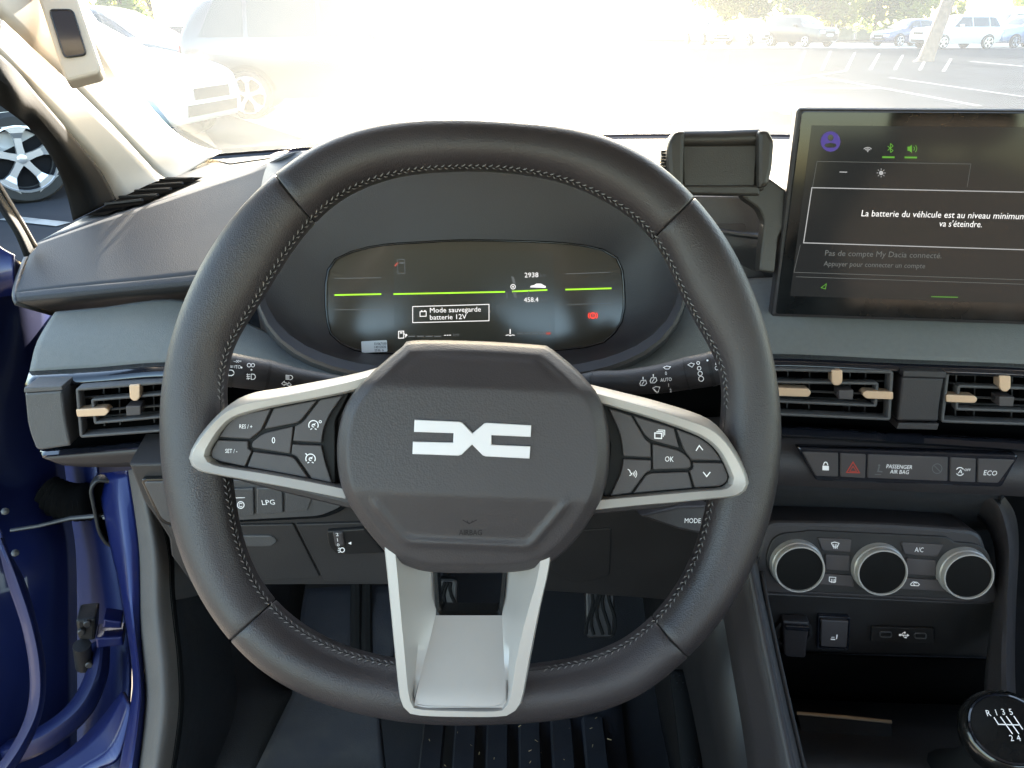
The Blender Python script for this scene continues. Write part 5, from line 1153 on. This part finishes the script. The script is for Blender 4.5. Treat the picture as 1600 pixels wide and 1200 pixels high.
I = Ink(KN, .0068); I.text('2', 528.5, 830, 5, 'c'); I.text('1', 529, 838.5, 5, 'c'); I.text('0', 530, 846, 4.4, 'c'); I.done('wheel_numbers', WHITE, kp, hl)
I = Ink(KN, .0044); I.poly([(544.5, 844), (549.5, 841.5), (549.5, 846)]); I.arc(535.5, 854.5, 3.4, 0, 360, 1.3); I.line([(529, 852), (532, 851.5)], 1.1); I.line([(528.5, 855), (531.5, 854.5)], 1.1); I.line([(529.5, 858), (532.5, 857.5)], 1.1); I.done('lamp_symbol', WHITE, kp, hl)
KR = Plane(980, 860, .80, yaw=-3, tilt=-10)
kr = Thing('column_side_cover', 'dark lower dash cover between the column and the console', 'lower dash panel', KR.hit(980, 920))
prism('cover_body', KR, [(820, 720), (1180, 700), (1168, 880), (1085, 905), (1040, 940), (840, 925)], -.05, -.002, PLASTD, kr, b=.002)
prism('cover_panel', KR, [(870, 832), (955, 826, 5), (952, 900), (900, 912), (860, 890)], -.003, -.0004, PLASTD, kr, r=5, b=.0008)

# ================================================================== footwell: carpet, mat, pedals
fm = Thing('floor_mat', 'ribbed dark rubber floor mat in the driver footwell', 'floor mat', Vector((-.1, .62, .31)))
def fz(y): return .318 if y < .75 else .318 + (y - .75) * .4
V = []
xs_ = np.linspace(-.40, .16, 20); ys_ = np.linspace(.25, .86, 16)
for y in ys_:
    for x in xs_: V.append(Vector((x, y, fz(y))))
build('mat_sheet', V, grid_faces(16, 20), MATM, fm, face_cam=True, solid=.006)
for x in np.arange(-.11, .12, .045): boxpts('rib', [Vector((x - .016, .45, .326)), Vector((x + .016, .45, .326)), Vector((x + .016, .80, .346)), Vector((x - .016, .80, .346)), Vector((x - .013, .45, .333)), Vector((x + .013, .45, .333)), Vector((x + .013, .80, .353)), Vector((x - .013, .80, .353))], MATM, fm)
fr_ = Thing('footrest', 'carpeted dead pedal left of the clutch in the footwell', 'footrest', P(560, 1080, .98))
surf('pad', [[(478, 920, 1.02), (555, 915, 1.02), (640, 915, 1.02)], [(470, 960, 1.0), (555, 960, 1.0), (632, 960, 1.0)], [(456, 1085, .97), (540, 1090, .97), (590, 1110, .97)], [(400, 1200, .96), (520, 1210, .96), (600, 1215, .96)]], MATM, fr_, nv=3, solid=.02)
tube('edge_roll', [P(556, 905, 1.0), P(556, 1000, .985), P(560, 1110, .96)], .007, DRUB, fr_, n=8)
tube('edge_roll', [P(572, 905, 1.01), P(572, 1000, .99), P(575, 1110, .965)], .008, DRUB, fr_, n=8)
deb = Thing('grass_clippings', 'scattered dry grass clippings on the floor mat', 'debris', Vector((0, .66, .345)), kind='stuff'); rnd = random.Random(9); V = []; F = []
for k in range(60):
    p = Vector((rnd.uniform(-.12, .14), rnd.uniform(.60, .80), .358)); a = rnd.uniform(0, 6.28); l2 = rnd.uniform(.001, .0035); d = Vector((math.cos(a), math.sin(a), rnd.uniform(-.1, .4))) * l2; s_ = Vector((-d.y, d.x, 0)) * .2; i = len(V)
    V += [p - d - s_, p + d - s_, p + d + s_, p - d + s_ + Vector((0, 0, .0006))]; F.append((i, i + 1, i + 2, i + 3))
STRAW = mat('dry_grass', (.5, .38, .2), .8)
o = build('clippings', V, F, STRAW, deb, smooth=False); o['kind'] = 'stuff'
def pedal(name, label, px, py, d, w, h, ribs, tilt=25):
    pl = Plane(px, py, d, 0, tilt); t = Thing(name, label, 'pedal', pl.hit(px, py))
    q = [(px - w, py - h, 10), (px + w, py - h, 10), (px + w * .9, py + h, 8), (px - w * .9, py + h, 8)]
    pad = prism('pad', pl, q, -.012, .0, PLASTD, t, b=.003)
    for k in range(ribs):
        x = px - w * .72 + 1.44 * w * k / (ribs - 1)
        pts = [pl.hit(x + 6 * math.sin(f * 5 + k), py - h * .85 + 1.7 * h * f, .001) for f in np.linspace(0, 1, 7)]
        tube('ridge', pts, .0022, DRUB, t, n=6)
    tube('arm', [pl.hit(px, py - h * .3, -.012), pl.hit(px, py - h * 2.2, -.05), pl.hit(px - 5, py - h * 4, -.02)], [.008, .009, .010], PLASTD, t, n=8)
pedal('accelerator_pedal', 'tall ribbed accelerator pedal right of the silver lower spoke', 938, 952, 1.02, 24, 46, 5)
pedal('brake_pedal', 'ribbed brake pedal seen through the opening in the lower spoke', 690, 940, 1.0, 26, 36, 5)
sc_ = Thing('side_carpet', 'dark carpet on the footwell side behind the wheel rim', 'carpet', P(330, 1100, .95))
surf('carpet_panel', [[(262, 868, .84), (268, 930, .85), (278, 1010, .84), (283, 1100, .80), (278, 1210, .76)], [(330, 868, .98), (345, 930, 1.02), (360, 1010, 1.02), (370, 1100, .98), (330, 1210, .96)], [(480, 900, 1.12), (470, 960, 1.10), (465, 1060, 1.06), (455, 1090, 1.02), (400, 1210, 1.0)]], CARPET, sc_, nv=4)
surf('side_trim', [[(264, 866, .835), (300, 866, .86), (345, 862, .90)], [(270, 938, .845), (310, 930, .87), (350, 915, .91)]], GREYPL, sc_, nv=2)
hsm = Thing('console_carpet', 'dotted rubber heel strip beside the console', 'mat', P(1075, 1120, .86))
surf('heel_strip', [[(1046, 1046, .98), (1056, 1120, .93), (1066, 1210, .88)], [(1076, 1046, .98), (1092, 1120, .93), (1098, 1210, .88)]], DRUB, hsm, nv=2)
HSD = Plane(1070, 1120, .925, 0, 60)
V = []; F = []
for i in range(14):
    for j in range(4):
        p = P(1053 + i * 1.3 + j * 9 + (i % 2) * 4, 1056 + i * 11, .972 - i * .0066); n_ = (EYE - p).normalized(); k = len(V); r_ = .0016
        a = RT * r_; b = UP * r_
        V += [p + a, p + b, p - a, p - b, p + n_ * .002]; F += [(k, k + 1, k + 4), (k + 1, k + 2, k + 4), (k + 2, k + 3, k + 4), (k + 3, k, k + 4)]
o = build('rubber_studs', V, F, MATM, hsm, smooth=False); o['kind'] = 'stuff'

# ================================================================== open driver door and its frame
bd = Thing('car_body', 'blue metallic door frame of the car beside the footwell', 'car body', P(200, 1150, .80))
sL = [(150, 740, .90), (173, 859, .84), (187, 919, .82), (206, 1044, .78), (203, 1106, .76), (184, 1210, .74)]; sR = [(200, 735, .86), (217, 856, .82), (220, 981, .79), (227, 1069, .765), (226, 1122, .75), (216, 1210, .73)]
smid = [((a[0] + b[0]) / 2, (a[1] + b[1]) / 2, (a[2] + b[2]) / 2 - .012) for a, b in zip(sL, sR)]
surf('door_opening_flange', [sL, smid, sR], BLUE, bd, nv=4, smooth_v=True)
jL = [(-60, 480, 1.0), (-60, 700, 1.0), (-60, 900, .96), (-60, 1050, .92), (-60, 1220, .88)]; jM = [(60, 480, .98), (90, 700, .99), (110, 900, .95), (125, 1050, .92), (120, 1220, .84)]; jR = [(130, 480, .93), (150, 740, .95), (178, 880, .93), (200, 1044, .86), (184, 1210, .80)]
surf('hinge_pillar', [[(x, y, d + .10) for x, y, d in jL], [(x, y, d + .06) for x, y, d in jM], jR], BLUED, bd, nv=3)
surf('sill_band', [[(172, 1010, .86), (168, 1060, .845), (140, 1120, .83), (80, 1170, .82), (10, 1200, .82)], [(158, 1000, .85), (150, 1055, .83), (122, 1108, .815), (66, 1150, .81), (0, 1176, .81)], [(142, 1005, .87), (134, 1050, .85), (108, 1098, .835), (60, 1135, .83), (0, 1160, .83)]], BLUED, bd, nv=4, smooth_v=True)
surf('sill', [[(190, 1080, .80), (150, 1130, .80), (95, 1180, .79), (30, 1215, .79)], [(203, 1106, .775), (184, 1180, .76), (150, 1200, .76), (80, 1240, .76)]], BLUE, bd, nv=3)
ds = Thing('door_seal', 'ribbed grey rubber seal round the door opening by the knee panel', 'door seal', P(245, 1190, .75))
mL = sR; mR = [(226, 728, .84), (262, 850, .82), (268, 930, .80), (279, 1030, .77), (281, 1110, .75), (268, 1210, .73)]
mm = [((a[0] + b[0]) / 2, (a[1] + b[1]) / 2, (a[2] + b[2]) / 2 - .02) for a, b in zip(mL, mR)]
surf('seal_bulb', [mL, mm, mR], RUBBER, ds, nu=10, nv=6, smooth_v=True, sharp=80)
surf('seal_lip', [[(x - 1, y, d - .002) for x, y, d in mR], [(x + 6, y + 2, d + .02) for x, y, d in mR]], DRUB, ds, nv=2)
ck = Thing('door_check', 'black door check strap with its bolted bracket on the blue pillar', 'door check', P(175, 805, .9))
CK = Plane(178, 800, .885, yaw=25, tilt=8)
ringplate('bracket_rim', CK, [(138, 762), (150, 745), (190, 750), (203, 772), (214, 852), (166, 852), (152, 830)], .004, -.01, .006, PLASTD, ck, r=10)
prism('bracket_well', CK, [(141, 763), (152, 749), (188, 754), (200, 774), (210, 848), (168, 848), (155, 828)], -.02, -.004, VOID, ck, r=8)
tube('link', [CK.hit(163, 806, .006), CK.hit(180, 795, .010), CK.hit(196, 790, .006), CK.hit(206, 796, 0)], .0032, STEEL, ck, n=8)
tube('link', [CK.hit(170, 816, .006), CK.hit(190, 812, .008), CK.hit(208, 816, .004)], .003, STEEL, ck, n=8)
lathe('bolt', CK.hit(203, 801, .002), CK.n, [(.007, 0), (.007, .005), (.004, .006), (.0035, .003), (0, .003)], STEEL, ck, n=12)
prism('check_box', CK, [(172, 832), (208, 836), (209, 846), (170, 844)], -.002, .008, PIANO, ck, b=.001)
tube('strap', [P(16, 829, .86), P(60, 822, .87), P(110, 810, .88), P(166, 805, .885)], [.0022, .0022, .0028, .003], STEEL, ck, n=8)
hn = Thing('hinge_assembly', 'blue painted lower door hinge with steel bolts', 'hinge', P(160, 990, .85))
HG = Plane(160, 985, .84, yaw=20, tilt=5)
prism('hinge_leaf', HG, [(150, 992), (192, 990), (194, 1004), (152, 1008)], -.02, .006, BLUE, hn, r=2, b=.002)
prism('hinge_arm', HG, [(162, 966), (190, 970), (190, 981), (160, 980)], -.02, .002, BLUE, hn, r=2, b=.002)
prism('hinge_knuckle', HG, [(118, 970), (150, 966), (148, 1002), (122, 1000)], -.03, .0, PLASTD, hn, r=5, b=.003)
for x, y in ((137, 972), (140, 1036), (128, 985)): lathe('bolt', HG.hit(x, y, .0), HG.n, [(.004, 0), (.004, .004), (.003, .005), (0, .005)], STEEL, hn, n=8)
tube('hinge_pin', [HG.hit(128, 1008, 0), HG.hit(130, 1050, -.01)], .009, PLASTD, hn, n=12)
bt = Thing('wiring_boot', 'black ribbed rubber wiring boot between door and pillar', 'wiring boot', P(110, 790, .93))
q = [P(70 + k * 4.0, 770 + 8 * math.sin(k * .16) + k * .6, .95) for k in range(19)]; tube('bellows', q, [.020 + (.004 if k % 2 else -.001) for k in range(19)], DRUB, bt, n=14)
dr = Thing('driver_door', 'open blue driver door seen from its hinge edge', 'car door', P(0, 1150, .8))
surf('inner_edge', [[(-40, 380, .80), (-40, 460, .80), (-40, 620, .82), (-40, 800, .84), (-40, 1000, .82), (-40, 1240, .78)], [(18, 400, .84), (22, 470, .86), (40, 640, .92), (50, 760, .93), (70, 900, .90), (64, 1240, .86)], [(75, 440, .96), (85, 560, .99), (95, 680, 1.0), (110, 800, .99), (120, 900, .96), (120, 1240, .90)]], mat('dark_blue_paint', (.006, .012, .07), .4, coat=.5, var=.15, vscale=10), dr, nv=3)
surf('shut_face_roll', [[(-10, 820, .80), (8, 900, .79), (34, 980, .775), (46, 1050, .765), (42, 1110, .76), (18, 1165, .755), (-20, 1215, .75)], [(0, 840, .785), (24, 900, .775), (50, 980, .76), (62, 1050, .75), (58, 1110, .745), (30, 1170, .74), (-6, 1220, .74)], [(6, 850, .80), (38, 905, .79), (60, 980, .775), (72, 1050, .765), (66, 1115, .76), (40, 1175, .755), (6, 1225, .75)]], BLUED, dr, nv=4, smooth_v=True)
surf('window_frame', [[(-40, 240, .80), (0, 318, .80), (28, 362, .80), (44, 400, .81)], [(-40, 225, .82), (4, 300, .82), (34, 350, .83), (56, 388, .84)]], DRUB, dr, nv=3)
surf('frame_lit_line', [[(-40, 224, .818), (4, 299, .818), (34, 349, .828), (56, 387, .838)], [(-40, 219, .82), (7, 295, .82), (37, 345, .83), (59, 384, .84)]], mat('frame_lit_beige', (.25, .17, .11), .5), dr, nv=1)  # light catching the black frame edge, put into a beige strip
surf('outer_skin', [[(-60, 330, .82), (-10, 380, .82), (20, 400, .82)], [(-60, 470, .82), (-10, 465, .83), (24, 462, .84)]], BLUE, dr, nv=2)
for x, y in ((8, 799), (24, 864)): lathe('bolt', P(x, y, .835), (EYE - P(x, y, .835)), [(.004, 0), (.004, .004), (.002, .005), (0, .005)], STEEL, dr, n=8)

DP_ = [(-.69, 1.02), (-1.50, .66)]
d2 = Vector((DP_[1][0] - DP_[0][0], DP_[1][1] - DP_[0][1], 0)).normalized(); n2 = Vector((d2.y, -d2.x, 0))
a_ = Vector((*DP_[0], 0)); b_ = Vector((*DP_[1], 0))
def slab(nm, z0, z1, za, t0, t1, m): return boxpts(nm, [a_ + Vector((0, 0, z0)) - n2 * t0, b_ + Vector((0, 0, z0)) - n2 * t0, b_ + Vector((0, 0, z0)) - n2 * t1, a_ + Vector((0, 0, z0)) - n2 * t1, a_ + Vector((0, 0, z1)) - n2 * t0, b_ + Vector((0, 0, za)) - n2 * t0, b_ + Vector((0, 0, za)) - n2 * t1, a_ + Vector((0, 0, z1)) - n2 * t1], m, dr, bevel=.02)
slab('outer_panel', .34, .94, .97, -.02, -.10, BLUE); slab('inner_panel', .38, .92, .95, .06, -.02, PLASTD)
wg = Thing('front_wing', 'blue front wing of the car ahead of the open door', 'car wing', Vector((-.68, 1.6, .3)))
V = []
for j in range(9):
    y = 1.06 + 1.3 * j / 8
    for x, z in ((-.60, .96 - .02 * j / 8), (-.66, .95 - .03 * j / 8), (-.71, .88 - .05 * j / 8), (-.735, .7), (-.73, .3)): V.append(Vector((x, y, z)))
build('wing_panel', V, grid_faces(9, 5), BLUE, wg, solid=.01)
